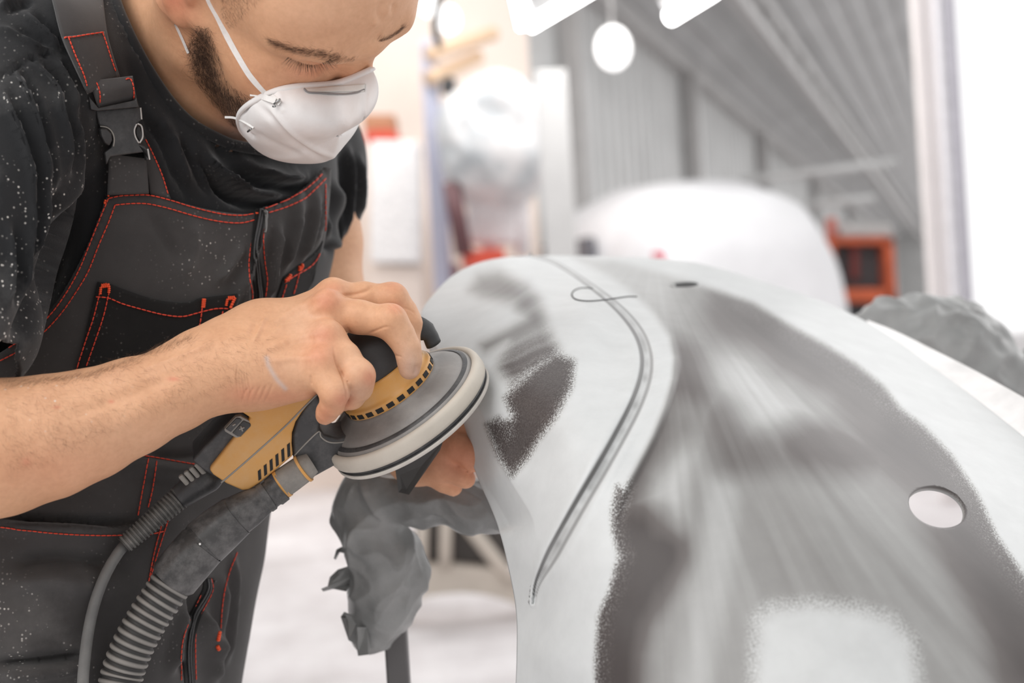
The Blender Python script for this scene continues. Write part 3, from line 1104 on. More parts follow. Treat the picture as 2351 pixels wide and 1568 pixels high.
def make_bumper():
    nv, nu = 420, 460
    L = spline(LEFT, nv); Rr = spline(RIGHT, nv)
    sv = np.linspace(0, 1, nv) ** 1.0
    u = np.linspace(0, 1, nu)
    X = L[:, None, 0] + (Rr[:, None, 0] - L[:, None, 0]) * u[None]
    Y = L[:, None, 1] + (Rr[:, None, 1] - L[:, None, 1]) * u[None]
    D = bumper_depth(X, Y)
    # trim groove, step behind it, crease of the flange
    gd, gs, gp = seg_dist(X, Y, spline(GROOVE, 120))
    gw = 3.5 + 10 * sstep(0.02, 0.45, gp) * (1 - sstep(0.86, 1.0, gp))
    D = D + 0.0052 * np.exp(-(gd / gw) ** 4) * (0.45 + 0.55 * sstep(0, 0.35, gp)) - 0.0012 * np.exp(-((gd - 2.0 * gw) / (0.8 * gw)) ** 2)
    sd, ss, sp = seg_dist(X, Y, spline(STEP, 100))
    fade = sstep(0.0, 0.12, sp) * (1 - sstep(0.75, 1.0, sp))
    D = D + 0.006 * fade * sstep(-2, 16, np.where(ss < 0, sd, -sd)) * (1 - sstep(20, 170, sd))
    cd, cs, cp = seg_dist(X, Y, spline(CREASE, 80))
    fadec = (1 - sstep(0.8, 1.0, cp))
    D = D + 1.15 * fadec * np.where(cs > 0, np.minimum(cd, 55), 0) / FPX * sstep(0, 6, cd) * (1 - sstep(70, 140, cd))
    V = P(X, Y, D).reshape(-1, 3)
    Xf, Yf = X.ravel(), Y.ravel()
    # two drilled holes
    holes = [((2152, 1164), (67, 45), math.radians(18)), ((1571, 653), (33, 6.5), math.radians(-2))]
    keep = np.ones(V.shape[0], bool)
    for (cx, cy), (ra, rb), rot in holes:
        dx, dy = Xf - cx, Yf - cy
        a = (dx * math.cos(rot) + dy * math.sin(rot)) / ra
        b = (-dx * math.sin(rot) + dy * math.cos(rot)) / rb
        e = np.hypot(a, b)
        keep &= e > 0.97
    idx = np.arange(nv * nu).reshape(nv, nu)
    Q = np.stack([idx[:-1, :-1], idx[1:, :-1], idx[1:, 1:], idx[:-1, 1:]], -1).reshape(-1, 4)
    Q = Q[keep[Q].all(1)]
    # bring the rims of the holes onto true ellipses
    e = np.concatenate([Q[:, [0, 1]], Q[:, [1, 2]], Q[:, [2, 3]], Q[:, [3, 0]]])
    key = e[:, 0].astype(np.int64) * len(V) + e[:, 1]; rkey = e[:, 1].astype(np.int64) * len(V) + e[:, 0]
    rim = np.unique(e[~np.isin(rkey, key)])
    for (cx, cy), (ra, rb), rot in holes:
        dx, dy = Xf[rim] - cx, Yf[rim] - cy
        ee = np.hypot((dx * math.cos(rot) + dy * math.sin(rot)) / ra, (-dx * math.sin(rot) + dy * math.cos(rot)) / rb)
        w = ee < 2.2
        r = rim[w]
        Xf[r] = cx + dx[w] / ee[w]; Yf[r] = cy + dy[w] / ee[w]
        V[r] = P(Xf[r], Yf[r], bumper_depth(Xf[r], Yf[r]))
    used = np.zeros(len(V), bool); used[Q.ravel()] = True
    remap = np.cumsum(used) - 1
    V2 = V[used]; Q = remap[Q]
    Xu, Yu = Xf[used], Yf[used]
    # normals towards the camera side
    nrm = normals_of(V2, Q)
    if np.mean((nrm * (CAM - V2)).sum(1)) < 0:
        Q = Q[:, ::-1]; nrm = -nrm
    s, g = bumper_sanding(Xu, Yu)
    gsgn = (gd * gs).ravel()[used] / gw.ravel()[used]
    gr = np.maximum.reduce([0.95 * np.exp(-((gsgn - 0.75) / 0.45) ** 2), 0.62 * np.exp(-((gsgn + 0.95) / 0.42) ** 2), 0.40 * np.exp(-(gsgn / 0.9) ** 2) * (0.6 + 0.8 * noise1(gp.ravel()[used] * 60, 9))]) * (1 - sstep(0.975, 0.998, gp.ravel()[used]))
    m, nt, b = new_mat('sanded_primer')
    fine = noise(nt, 900, 3, 0.6)
    med = noise(nt, 260, 4, 0.6)
    a1 = attr(nt, 'sand'); a2 = attr(nt, 'grain'); a3 = attr(nt, 'groove')
    off = N(nt, 'ShaderNodeMath', operation='SUBTRACT'); nt.links.new(fine, off.inputs[0]); off.inputs[1].default_value = 0.5
    k = mul(nt, mul(nt, off.outputs[0], a2.outputs['Fac']), 3.2)
    sm = N(nt, 'ShaderNodeMath', operation='ADD'); nt.links.new(a1.outputs['Fac'], sm.inputs[0])
    # grain only bites where some sanding is near
    lim = N(nt, 'ShaderNodeMath', operation='MINIMUM')
    nt.links.new(mul(nt, a1.outputs['Fac'], 4.0), lim.inputs[0]); lim.inputs[1].default_value = 1.0
    nt.links.new(mul(nt, k, lim.outputs[0]), sm.inputs[1])
    cr = ramp(nt, [(0.0, (0.63, 0.645, 0.645)), (0.18, (0.50, 0.505, 0.50)), (0.42, (0.295, 0.292, 0.285)), (0.72, (0.125, 0.112, 0.108)), (1.0, (0.065, 0.055, 0.053))], sm.outputs[0])
    mott = ramp(nt, [(0.3, (0.93, 0.93, 0.93)), (0.7, (1.03, 1.03, 1.03))], noise(nt, 40, 6, 0.65))
    c1 = mix(nt, 1.0, cr.outputs['Color'], mott.outputs['Color'], 'MULTIPLY')
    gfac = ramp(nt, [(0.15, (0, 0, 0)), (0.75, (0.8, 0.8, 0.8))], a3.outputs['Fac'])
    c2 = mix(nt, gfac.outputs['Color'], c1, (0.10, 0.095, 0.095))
    nt.links.new(c2, b.inputs['Base Color'])
    b.inputs['Roughness'].default_value = 0.42
    b.inputs['Specular IOR Level'].default_value = 0.35
    bump(nt, b, med, 0.04, 0.001)
    base = Vector((V2[:, 0].mean(), V2[:, 1].mean(), 0))
    root = thing('car_bumper', 'light grey primed car bumper with dark sanded patches, held on wrapped stands', 'bumper', tuple(P(1500, 1100, 0.95)))
    # a shell with real thickness
    T = 0.0035
    n = len(V2)
    Vb = V2 - nrm * T
    e = np.concatenate([Q[:, [0, 1]], Q[:, [1, 2]], Q[:, [2, 3]], Q[:, [3, 0]]])
    key = e[:, 0].astype(np.int64) * n + e[:, 1]; rkey = e[:, 1].astype(np.int64) * n + e[:, 0]
    bd = e[~np.isin(rkey, key)]
    side = np.stack([bd[:, 1], bd[:, 0], bd[:, 0] + n, bd[:, 1] + n], 1)
    o = raw_mesh('skin', np.concatenate([V2, Vb]), np.concatenate([Q, Q[:, ::-1] + n, side]), m, root)
    z = np.zeros(n)
    set_attr(o, 'sand', np.r_[s, s * 0 + 0.1]); set_attr(o, 'grain', np.r_[g, z]); set_attr(o, 'groove', np.r_[gr, z])
    tree = tree_of(V2, Q)
    # turned lip beyond the right edge
    lipa = [(1990, 741), (2060, 784), (2150, 850), (2230, 908), (2300, 963), (2360, 1012), (2460, 1100)]
    lipb = [(1992, 735), (2060, 762), (2150, 806), (2230, 846), (2300, 884), (2360, 918), (2460, 975)]
    la = spline(lipa, 60); lb = spline(lipb, 60)
    Va = P(la[:, 0], la[:, 1], bumper_depth(la[:, 0], la[:, 1]) + 0.001)
    Vb2 = P(lb[:, 0], lb[:, 1], bumper_depth(la[:, 0], la[:, 1]) + 0.045)
    dn = np.array([0.0, 0.0, -0.003])
    VV = np.concatenate([Va, Vb2, Va + dn, Vb2 + dn])
    FF = []
    for i in range(59):
        FF += [(i, i + 1, 60 + i + 1, 60 + i), (120 + i, 180 + i, 181 + i, 121 + i), (60 + i, 61 + i, 181 + i, 180 + i), (i, 120 + i, 121 + i, i + 1)]
    mesh_obj('edge_lip', VV, FF, plain('white_primer', (0.86, 0.84, 0.83), 0.4), root, angle=35)
    # black disc set under the far hole for the shade inside it
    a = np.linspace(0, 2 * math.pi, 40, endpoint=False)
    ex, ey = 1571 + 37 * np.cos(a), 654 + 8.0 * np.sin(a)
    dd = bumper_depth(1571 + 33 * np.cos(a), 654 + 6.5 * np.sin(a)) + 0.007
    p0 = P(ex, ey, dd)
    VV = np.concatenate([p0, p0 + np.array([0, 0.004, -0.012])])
    mesh_obj('hole_shade', VV, [tuple(range(40)), tuple(range(79, 39, -1))] + [(i, (i + 1) % 40, 40 + (i + 1) % 40, 40 + i) for i in range(40)], plain('hole_black', (0.01, 0.01, 0.01), 0.7), root, sm=False)
    # pencil-thin seam of the towing cover
    seam = [(1462, 682), (1440, 682), (1405, 687), (1372, 691), (1345, 692), (1322, 688), (1313, 678), (1318, 668), (1335, 662), (1360, 663)]
    c, nn = hits(tree, spline(seam, 60), 0.0003)
    V3, F3 = tube_mesh(c, 0.0006, 6)
    mesh_obj('cover_seam', V3, F3, plain('dark_line', (0.06, 0.06, 0.06), 0.7), root)
    # dark bracket tongue under the flange
    fl = [(905, 1060, 1.04), (1018, 1012, 1.015), (1010, 1034, 1.015), (939, 1136, 1.025), (915, 1130, 1.04)]
    a = [P(*q) for q in fl]; bb = [P(x, y, d + 0.004) for x, y, d in fl]
    F4 = [(0, 1, 2, 3, 4), (9, 8, 7, 6, 5)] + [(i, 5 + i, 5 + (i + 1) % 5, (i + 1) % 5) for i in range(5)]
    mesh_obj('bracket', a + bb, F4, plain('bracket_plastic', (0.11, 0.11, 0.11), 0.5), root, sm=False)
    return root, tree


BUMPER, BUMPER_TREE = make_bumper()


# ------------------------------------------------------------------ the random orbital sander, its cord and its hose
SZ = np.array([-0.505, 0.780, 0.370]); SZ /= np.linalg.norm(SZ)
SX = np.array([-0.80, -0.60, 0.0]); SX -= SZ * (SX @ SZ); SX /= np.linalg.norm(SX)
SY = np.cross(SZ, SX)
C2W = np.stack([CR, CU, -CF], 1)                # lens axes -> place
SZ, SX, SY = C2W @ SZ, C2W @ SX, C2W @ SY
SO = P(946.8, 961.7, 1.0108)
SR = np.stack([SX, SY, SZ], 1)

M_YEL = plain('ochre_plastic', (0.66, 0.335, 0.085), 0.42, 0, 0.07, 14, 0.05, 400, 0.30, (0.62, 0.50, 0.36))
M_SBLK = plain('dusty_black_plastic', (0.045, 0.045, 0.047), 0.45, 0, 0.2, 40, 0.08, 700, 0.32, (0.24, 0.235, 0.225))
M_GRIP = plain('black_rubber_grip', (0.035, 0.036, 0.037), 0.6, 0, 0.1, 40, 0.1, 900, 0.08, (0.2, 0.2, 0.2))
M_SHROUD = plain('dusty_grey_shroud', (0.26, 0.25, 0.24), 0.5, 0, 0.18, 22, 0.06, 500, 0.55, (0.42, 0.40, 0.38))
M_PADRING = plain('dusty_beige_ring', (0.56, 0.51, 0.44), 0.6, 0, 0.1, 20, 0.06, 500, 0.3, (0.66, 0.62, 0.56))
M_PADEDGE = plain('pale_abrasive', (0.62, 0.58, 0.53), 0.8, 0, 0.1, 50)
M_DARKSLOT = plain('dark_slot', (0.012, 0.012, 0.012), 0.7)
M_LINE = plain('worn_grey_line', (0.30, 0.285, 0.26), 0.6)


def sl(px, py, y):
    """local (x, z) on the plane y of the sander under a pixel"""
    q = on_plane(px, py, SO + SY * y, SY) - SO
    return q @ SX, q @ SZ


def sw(x, y, z):
    return SO + SX * x + SY * y + SZ * z


def extrude_side(name, pts, y0, y1, mat, parent, bev=0.004, seg=3, pixel_y=None):
    """outline seen from the side of the sander, given real thickness from y0 to y1"""
    bm = bmesh.new()
    yp = y1 if pixel_y is None else pixel_y
    loc = [sl(x, y, yp) for x, y in pts]
    a = [bm.verts.new(sw(x, y0, z)) for x, z in loc]
    b = [bm.verts.new(sw(x, y1, z)) for x, z in loc]
    n = len(loc)
    bm.faces.new(a); bm.faces.new(b[::-1])
    for i in range(n):
        bm.faces.new((a[i], b[i], b[(i + 1) % n], a[(i + 1) % n]))
    bmesh.ops.recalc_face_normals(bm, faces=bm.faces)
    if bev:
        es = [e for e in bm.edges if len(e.link_faces) == 2 and e.calc_face_angle() > 0.9]
        bmesh.ops.bevel(bm, geom=es, offset=bev, segments=seg, affect='EDGES', profile=0.6, clamp_overlap=True)
    return bm_obj(name, bm, mat, parent, True, 40)


def side_line(name, pts, y, r, mat, parent, n=40):
    s = spline(pts, n)
    V, F = tube_mesh(np.array([sw(*(lambda q: (q[0], y, q[1]))(sl(x, yy, y))) for x, yy in s]), r, 6)
    return mesh_obj(name, V, F, mat, parent)


def make_sander():
    t = thing('orbital_sander', 'ochre and black orbital sander pressed to the bumper by the right hand', 'sander', tuple(SO))
    mm = 0.001
    pad = [(0.001, -1), (62.8, -1), (63.4, 0), (63.4, 1.4), (62.6, 1.8)]
    V, F = lathe_mesh([(r * mm if r > 0.01 else r * mm, z * mm) for r, z in pad], SO, SR, 128)
    mesh_obj('abrasive_disc', V, F, M_PADEDGE, t, angle=40)
    seal = [(60, 1.8), (62.6, 1.8), (62.9, 2.6), (61.8, 3.0), (61.8, 3.8), (62.9, 4.2), (62.5, 5.2), (60, 5.4)]
    V, F = lathe_mesh([(r * mm, z * mm) for r, z in seal], SO, SR, 128)
    mesh_obj('pad_seal', V, F, M_SBLK, t, angle=40)
    ring = [(50, 5.2), (62.8, 5.2), (63.9, 6.2), (64.3, 8), (63.9, 13.2), (63.2, 15.2), (61.8, 16.4), (59.6, 16.8), (58.6, 16.0), (58.2, 14.5), (57.5, 14.5)]
    V, F = lathe_mesh([(r * mm, z * mm) for r, z in ring], SO, SR, 128)
    o = mesh_obj('dust_skirt', V, F, M_PADRING, t, angle=50)
    tag(o, 'beige dusty skirt ring of the pad')
    sh = [(52, 13.6), (58.4, 13.8), (57.8, 16.4), (56.2, 18.0), (54.9, 18.3), (54.2, 17.6), (53.5, 18.4), (51.5, 20.4), (48, 22.4), (43.5, 24.2), (39, 26.2), (36.8, 27.6), (35.6, 29.0), (30, 29.2)]
    V, F = lathe_mesh([(r * mm, z * mm) for r, z in sh], SO, SR, 128)
    mesh_obj('shroud', V, F, M_SHROUD, t, angle=50)
    V, F = lathe_mesh([(53.2 * mm, 16.5 * mm), (56.4 * mm, 17.9 * mm), (55.2 * mm, 19.0 * mm), (53.4 * mm, 19.4 * mm), (52.0 * mm, 17 * mm)], SO, SR, 128)
    mesh_obj('shroud_groove', V, F, M_SBLK, t, angle=60)  # black ring added for the shade of the groove round the shroud
    # ochre collar
    col = [(30, 27.5), (34.6, 28.0), (35.4, 28.8), (35.6, 30.4), (35.5, 34.2), (34.6, 35.4), (33.4, 36.0), (32.6, 37.5), (31.6, 43.5), (30.8, 47.5), (29.8, 48.3), (26, 48.6)]
    V, F = lathe_mesh([(r * mm, z * mm) for r, z in col], SO, SR, 128)
    c = mesh_obj('collar', V, F, M_YEL, t, angle=45)
    bm = bmesh.new()
    for i in range(26):
        a = 2 * math.pi * i / 26
        rad = SX * math.cos(a) + SY * math.sin(a); tan = -SX * math.sin(a) + SY * math.cos(a)
        bm_box(bm, SO + rad * 0.0350 + SZ * 0.0318, (0.0052, 0.002, 0.0034), np.stack([tan, rad, SZ], 1))
    bm_obj('vent_slot', bm, M_DARKSLOT, c)
    # rubber grip, longer along the machine than across
    prof = [(27.5, 45), (28.6, 49), (29.2, 54), (29.0, 60), (27.6, 66), (24.2, 71), (17, 75), (8, 76.8), (0.001, 77.2)]
    V, F = lathe_mesh([(r * mm, z * mm) for r, z in prof], (0, 0, 0), np.eye(3), 96)
    up = sstep(0.045, 0.058, V[:, 2])
    V[:, 0] = V[:, 0] * (1 + 0.22 * up) - 0.004 * up
    V[:, 1] *= (1 - 0.04 * up)
    V = SO + V @ SR.T
    mesh_obj('grip', V, F, M_GRIP, t, angle=50)
    # front lever tip beyond the fingers
    V, F = tube_mesh(spline([sw(-0.020, -0.004, 0.062), sw(-0.036, -0.006, 0.058), sw(-0.043, -0.006, 0.046), sw(-0.042, -0.006, 0.036)], 16), np.array([0.006] * 4 + [0.008] * 8 + [0.0065] * 4), 14, flat=0.7)
    mesh_obj('lever', V, F, M_GRIP, t)
    # handle: ochre shell
    yel = [(553, 946), (600, 928), (660, 912), (722, 897), (732, 903), (712, 925), (694, 947), (679, 970), (671, 995), (670, 1020), (673, 1047), (640, 1075), (600, 1108), (572, 1126), (556, 1127),
           (520, 1111), (490, 1091), (481, 1080), (485, 1072), (530, 1015), (575, 960)]
    h = extrude_side('handle', yel, -0.021, 0.0205, M_YEL, t, 0.0065, 4, 0.0205)
    side_line('parting_line', [(727, 906), (690, 943), (650, 983), (580, 1046), (508, 1108)], 0.0204, 0.0007, M_LINE, h)
    bm = bmesh.new()
    for k in range(6):
        x0, y0 = 592 + k * 13.4, 1094 - k * 10.6
        p = [(x0, y0 - 12 - 1.5 * k), (x0 + 6.5, y0 - 17 - 1.5 * k), (x0 + 8, y0 + 5), (x0 + 1.5, y0 + 10)]
        q = [bm.verts.new(sw(*(lambda r: (r[0], 0.0209, r[1]))(sl(a, b, 0.0209)))) for a, b in p]
        q2 = [bm.verts.new(sw(*(lambda r: (r[0], 0.0195, r[1]))(sl(a, b, 0.0209)))) for a, b in p]
        bm.faces.new(q); bm.faces.new(q2[::-1])
        for i in range(4): bm.faces.new((q[i], q2[i], q2[(i + 1) % 4], q[(i + 1) % 4]))
    bm_obj('side_vent', bm, M_DARKSLOT, h)
    # black tail with the speed keys
    tail = [(512, 982), (540, 955), (553, 945), (580, 962), (532, 1017), (488, 1076), (500, 1100), (470, 1082), (441, 1058), (470, 1025)]
    tl = extrude_side('tail', tail, -0.018, 0.0165, M_SBLK, t, 0.004, 3, 0.0165)
    pad_ = [(514, 986), (541, 957), (552, 955), (579, 970), (581, 979), (556, 1006), (545, 1008), (517, 992)]
    k0 = extrude_side('key_pad', pad_, 0.0150, 0.0205, M_LINE, tl, 0.0012, 2, 0.0205)
    ka = [(518, 986), (543, 960), (551, 961), (556, 965), (530, 993)]
    kb = [(533, 995), (559, 966), (575, 973), (576, 979), (553, 1002), (546, 1003)]
    for q in (ka, kb):
        extrude_side('key', q, 0.0190, 0.0215, M_SBLK, k0, 0.0008, 2, 0.0215)
    for nm, a, b in (('minus_sign', (534, 977), (541, 973)), ('plus_sign', (549, 986), (561, 981))):
        side_line(nm, [a, b], 0.0217, 0.0006, M_LINE, k0, 4)
    plus = next(c for c in k0.children if c.name.startswith('plus_sign'))
    bar = side_line('plus_sign', [(552.5, 978), (557, 990)], 0.0217, 0.0006, M_LINE, k0, 4)
    bmj = bmesh.new(); bmj.from_mesh(plus.data); bmj.from_mesh(bar.data); bmj.to_mesh(plus.data); bmj.free()
    bpy.data.objects.remove(bar)
    slot = [(587, 935), (600, 922), (618, 918), (612, 930), (596, 938)]
    extrude_side('switch', slot, 0.010, 0.0210, M_SBLK, h, 0.001, 2, 0.0210)
    # black neck: the bridge round the finger opening and the dust port
    neck = [(724, 899), (742, 935), (738, 958), (734, 985), (745, 1000), (775, 1008), (805, 1000), (835, 975), (858, 985), (842, 1015), (812, 1043), (775, 1068), (742, 1086), (712, 1103), (690, 1082),
            (672, 1048), (669, 1000), (680, 962), (704, 928)]
    nk = extrude_side('neck', neck, -0.017, 0.0175, M_SBLK, t, 0.0055, 4, 0.0175)
    side_line('parting_line', [(676, 1046), (705, 1015), (733, 990), (737, 1003), (760, 1016), (800, 1012), (838, 990)], 0.0176, 0.0006, M_LINE, nk)
    # dust port ring
    d0 = 0.982
    def tube_px(name, rows, mat, parent, n=24, samples=None, ang=45):
        rows = np.array(rows, float)
        if samples: rows = spline(rows, samples)
        V, F = tube_mesh(P(rows[:, 0], rows[:, 1], rows[:, 2]), rows[:, 3] / FPX * rows[:, 2], n)
        return mesh_obj(name, V, F, mat, parent, angle=ang)
    tube_px('dust_port', [(716, 1062, .985, 26), (702, 1071, .984, 31), (693, 1078, .984, 32.5), (668, 1096, .983, 33.5), (646, 1112, .982, 33.5)], plain('worn_grey_ring', (0.24, 0.225, 0.205), 0.55, 0, 0.15, 60, 0.1, 700, 0.4, (0.45, 0.42, 0.37)), t)
    for a, b in (((699, 1073.5), (694, 1077)), ((652, 1107.5), (645, 1112.5))):
        tube_px('port_band', [(a[0], a[1], .983, 35.5), (b[0], b[1], .983, 35.5)], M_YEL, t)
    tube_px('port_seal', [(645, 1112.5, .982, 34), (638, 1117.5, .982, 34)], plain('blue_black_seal', (0.04, 0.045, 0.07), 0.5), t)
    # strain relief and cord
    tube_px('cord_clamp', [(497, 1080, .992, 30), (482, 1090, .992, 36), (474, 1096, .99, 37), (440, 1121, .988, 32), (414, 1141, .987, 28), (408, 1145, .987, 24)], M_SBLK, t, 20)
    cl = [(412, 1142, .987, 25.5), (375, 1174, .982, 24), (330, 1213, .977, 22), (284, 1252, .972, 19.5)]
    s = spline(cl, 181)
    rr = s[:, 3].copy()
    ph = np.arange(181) / 180 * 17
    rr = rr * (1 + 0.10 * np.where((ph % 1) < 0.55, 1, -0.7))
    V, F = tube_mesh(P(s[:, 0], s[:, 1], s[:, 2]), rr / FPX * s[:, 2], 20)
    mesh_obj('strain_relief', V, F, plain('dusty_rubber_boot', (0.12, 0.118, 0.112), 0.6, 0, 0.2, 60, 0, 200, 0.5, (0.34, 0.325, 0.30)), t, angle=35)
    bm = bmesh.new()
    for k in range(4):
        x, y = 463 - k * 12, 1072 + k * 9
        bm_box(bm, P(x - 3, y + 4, 0.979), (0.0035, 0.011, 0.004), np.stack([SX, (SZ + 0.2 * SY), SY], 1), 0.0012)
    bm_obj('clamp_rib', bm, M_LINE, t)
    cord = spline([(288, 1248, .973, 13), (262, 1283, .968, 13), (236, 1333, .96, 13), (216, 1390, .955, 13), (203, 1450, .95, 13), (194, 1520, .940, 13), (189, 1600, .925, 13), (186, 1800, .89, 13), (190, 2300, .86, 13), (240, 3050, 0.85, 13), (260, 3600, 0.85, 13)], 90)
    V, F = tube_mesh(P(cord[:, 0], cord[:, 1], cord[:, 2]), 13 / FPX * 0.96, 16)
    mesh_obj('power_cord', V, F, plain('grey_cord', (0.15, 0.15, 0.147), 0.55, 0, 0.12, 30, 0, 200, 0.4, (0.26, 0.255, 0.245)), t)
    # hose
    ht = thing('dust_hose', 'ribbed dark grey dust hose plugged into the sander, hanging before the trousers', 'hose', tuple(P(278, 1560, 0.95)))
    M_CUFF = plain('dusty_black_cuff', (0.045, 0.044, 0.044), 0.42, 0, 0.2, 30, 0.1, 500, 0.6, (0.26, 0.25, 0.245))
    tube_px('collar', [(646, 1116, .982, 30), (643, 1118, .982, 36), (628, 1130, .981, 36), (626, 1131, .981, 33), (618, 1137, .981, 33), (616, 1138, .981, 36.5), (606, 1145, .98, 36.5), (603, 1147, .98, 32)], M_CUFF, ht)
    tube_px('cuff_tip', [(610, 1142, .98, 33), (600, 1149, .98, 36), (575, 1165, .979, 43), (544, 1184, .977, 47.5), (541, 1186, .977, 47)], M_CUFF, ht)
    tube_px('cuff_middle', [(545, 1183, .977, 47), (542, 1185, .977, 50), (505, 1215, .975, 55), (470, 1246, .973, 57), (466, 1250, .972, 55)], M_CUFF, ht)
    tube_px('cuff_end', [(476, 1240, .973, 53), (464, 1251.5, .972, 53), (462.5, 1253.5, .972, 56.5), (430, 1291, .969, 57), (399, 1328, .966, 57), (395, 1333, .966, 53)], M_CUFF, ht)
    bm = bmesh.new(); bmesh.ops.create_uvsphere(bm, u_segments=12, v_segments=8, radius=0.0008)
    bmesh.ops.translate(bm, vec=Vector(P(459, 1249, 0.9545)), verts=bm.verts)
    bm_obj('rivet', bm, plain('white_speck', (0.9, 0.9, 0.88), 0.4), ht, True)
    rows = [(402, 1326, .966, 48), (374, 1368, .963, 48), (345, 1411, .96, 48), (317, 1459, .957, 48.5), (294, 1509, .955, 49), (277, 1562, .953, 49), (262, 1640, .945, 49), (255, 1760, .915, 49), (262, 1950, .88, 49), (330, 2400, .86, 49), (420, 3000, 0.86, 49), (480, 3500, 0.87, 49)]
    ns = 1500
    s = spline(rows, ns)
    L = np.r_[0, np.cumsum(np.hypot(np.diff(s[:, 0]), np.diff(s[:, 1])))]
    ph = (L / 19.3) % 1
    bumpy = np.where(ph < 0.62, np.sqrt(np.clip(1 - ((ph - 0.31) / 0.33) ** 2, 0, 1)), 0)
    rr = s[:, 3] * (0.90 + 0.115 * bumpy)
    V, F = tube_mesh(P(s[:, 0], s[:, 1], s[:, 2]), rr / FPX * s[:, 2], 30)
    hs = mesh_obj('ribbed_tube', V, F, None, ht)
    m, nt, b = new_mat('ribbed_hose_plastic')
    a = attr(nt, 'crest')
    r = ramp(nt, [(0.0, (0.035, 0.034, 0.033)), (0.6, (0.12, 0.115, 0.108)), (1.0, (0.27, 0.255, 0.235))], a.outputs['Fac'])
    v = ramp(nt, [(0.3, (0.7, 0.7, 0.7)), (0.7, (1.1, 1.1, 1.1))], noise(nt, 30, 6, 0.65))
    nt.links.new(mix(nt, 1.0, r.outputs['Color'], v.outputs['Color'], 'MULTIPLY'), b.inputs['Base Color'])
    b.inputs['Roughness'].default_value = 0.55
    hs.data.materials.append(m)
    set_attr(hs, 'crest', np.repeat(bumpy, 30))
    return t


SANDER = make_sander()


# ------------------------------------------------------------------ the stands wrapped in grey masking film
M_FILM = plain('grey_masking_film', (0.26, 0.265, 0.262), 0.38, 0, 0.25, 14, 0.6, 90, 0.4, (0.40, 0.385, 0.38))
M_LEG = plain('grey_painted_steel', (0.13, 0.125, 0.125), 0.5, 0.1, 0.1, 8)


def wrapped(chain_list, h, parent, amp=0.006, k=0.03, name='wrapping'):
    """crumpled film round an arm: blended volume with creases"""
    pts = [np.asarray(P(x, y, d)) for ch in chain_list for x, y, d, r in ch]
    rm = max(r for ch in chain_list for *_, r in ch)
    lo = np.min(pts, 0) - rm - 0.02; hi = np.max(pts, 0) + rm + 0.02
    f = Field(lo, hi, h)
    for ch in chain_list:
        f.chain([(P(x, y, d), r) for x, y, d, r in ch], k)
    V, Q = f.surface()
    n = normals_of(V, Q)
    w = V + 0.012 * np.stack([vnoise(V, 22, 7), vnoise(V, 22, 8), vnoise(V, 22, 9)], 1)
    a = 1 - 2.6 * np.abs(vnoise(w @ frame_from((0.5, 0.3, 0.8)) * np.array([1, 1, 0.45]), 30, 1)) ** 0.8
    b = 1 - 2.6 * np.abs(vnoise(w @ frame_from((-0.6, 0.2, 0.7)) * np.array([1, 1, 0.5]), 62, 2)) ** 0.8
    c = vnoise(V, 14, 3)
    V = V + n * (amp * (0.75 * a + 0.4 * b + 0.7 * c))[:, None]
    return raw_mesh(name, V, Q, M_FILM, parent)


def flap(pts, d, name, parent, thick=0.0015, curl=0.006):
    """torn end of tape"""
    n = len(pts)
    a = [P(x, y, d + curl * math.sin(i * 1.7)) for i, (x, y) in enumerate(pts)]
    b = [q + CF * thick for q in a]
    return mesh_obj(name, a + b, [tuple(range(n)), tuple(range(2 * n - 1, n - 1, -1))] + [(i, (i + 1) % n, n + (i + 1) % n, n + i) for i in range(n)], M_FILM, parent, sm=False)


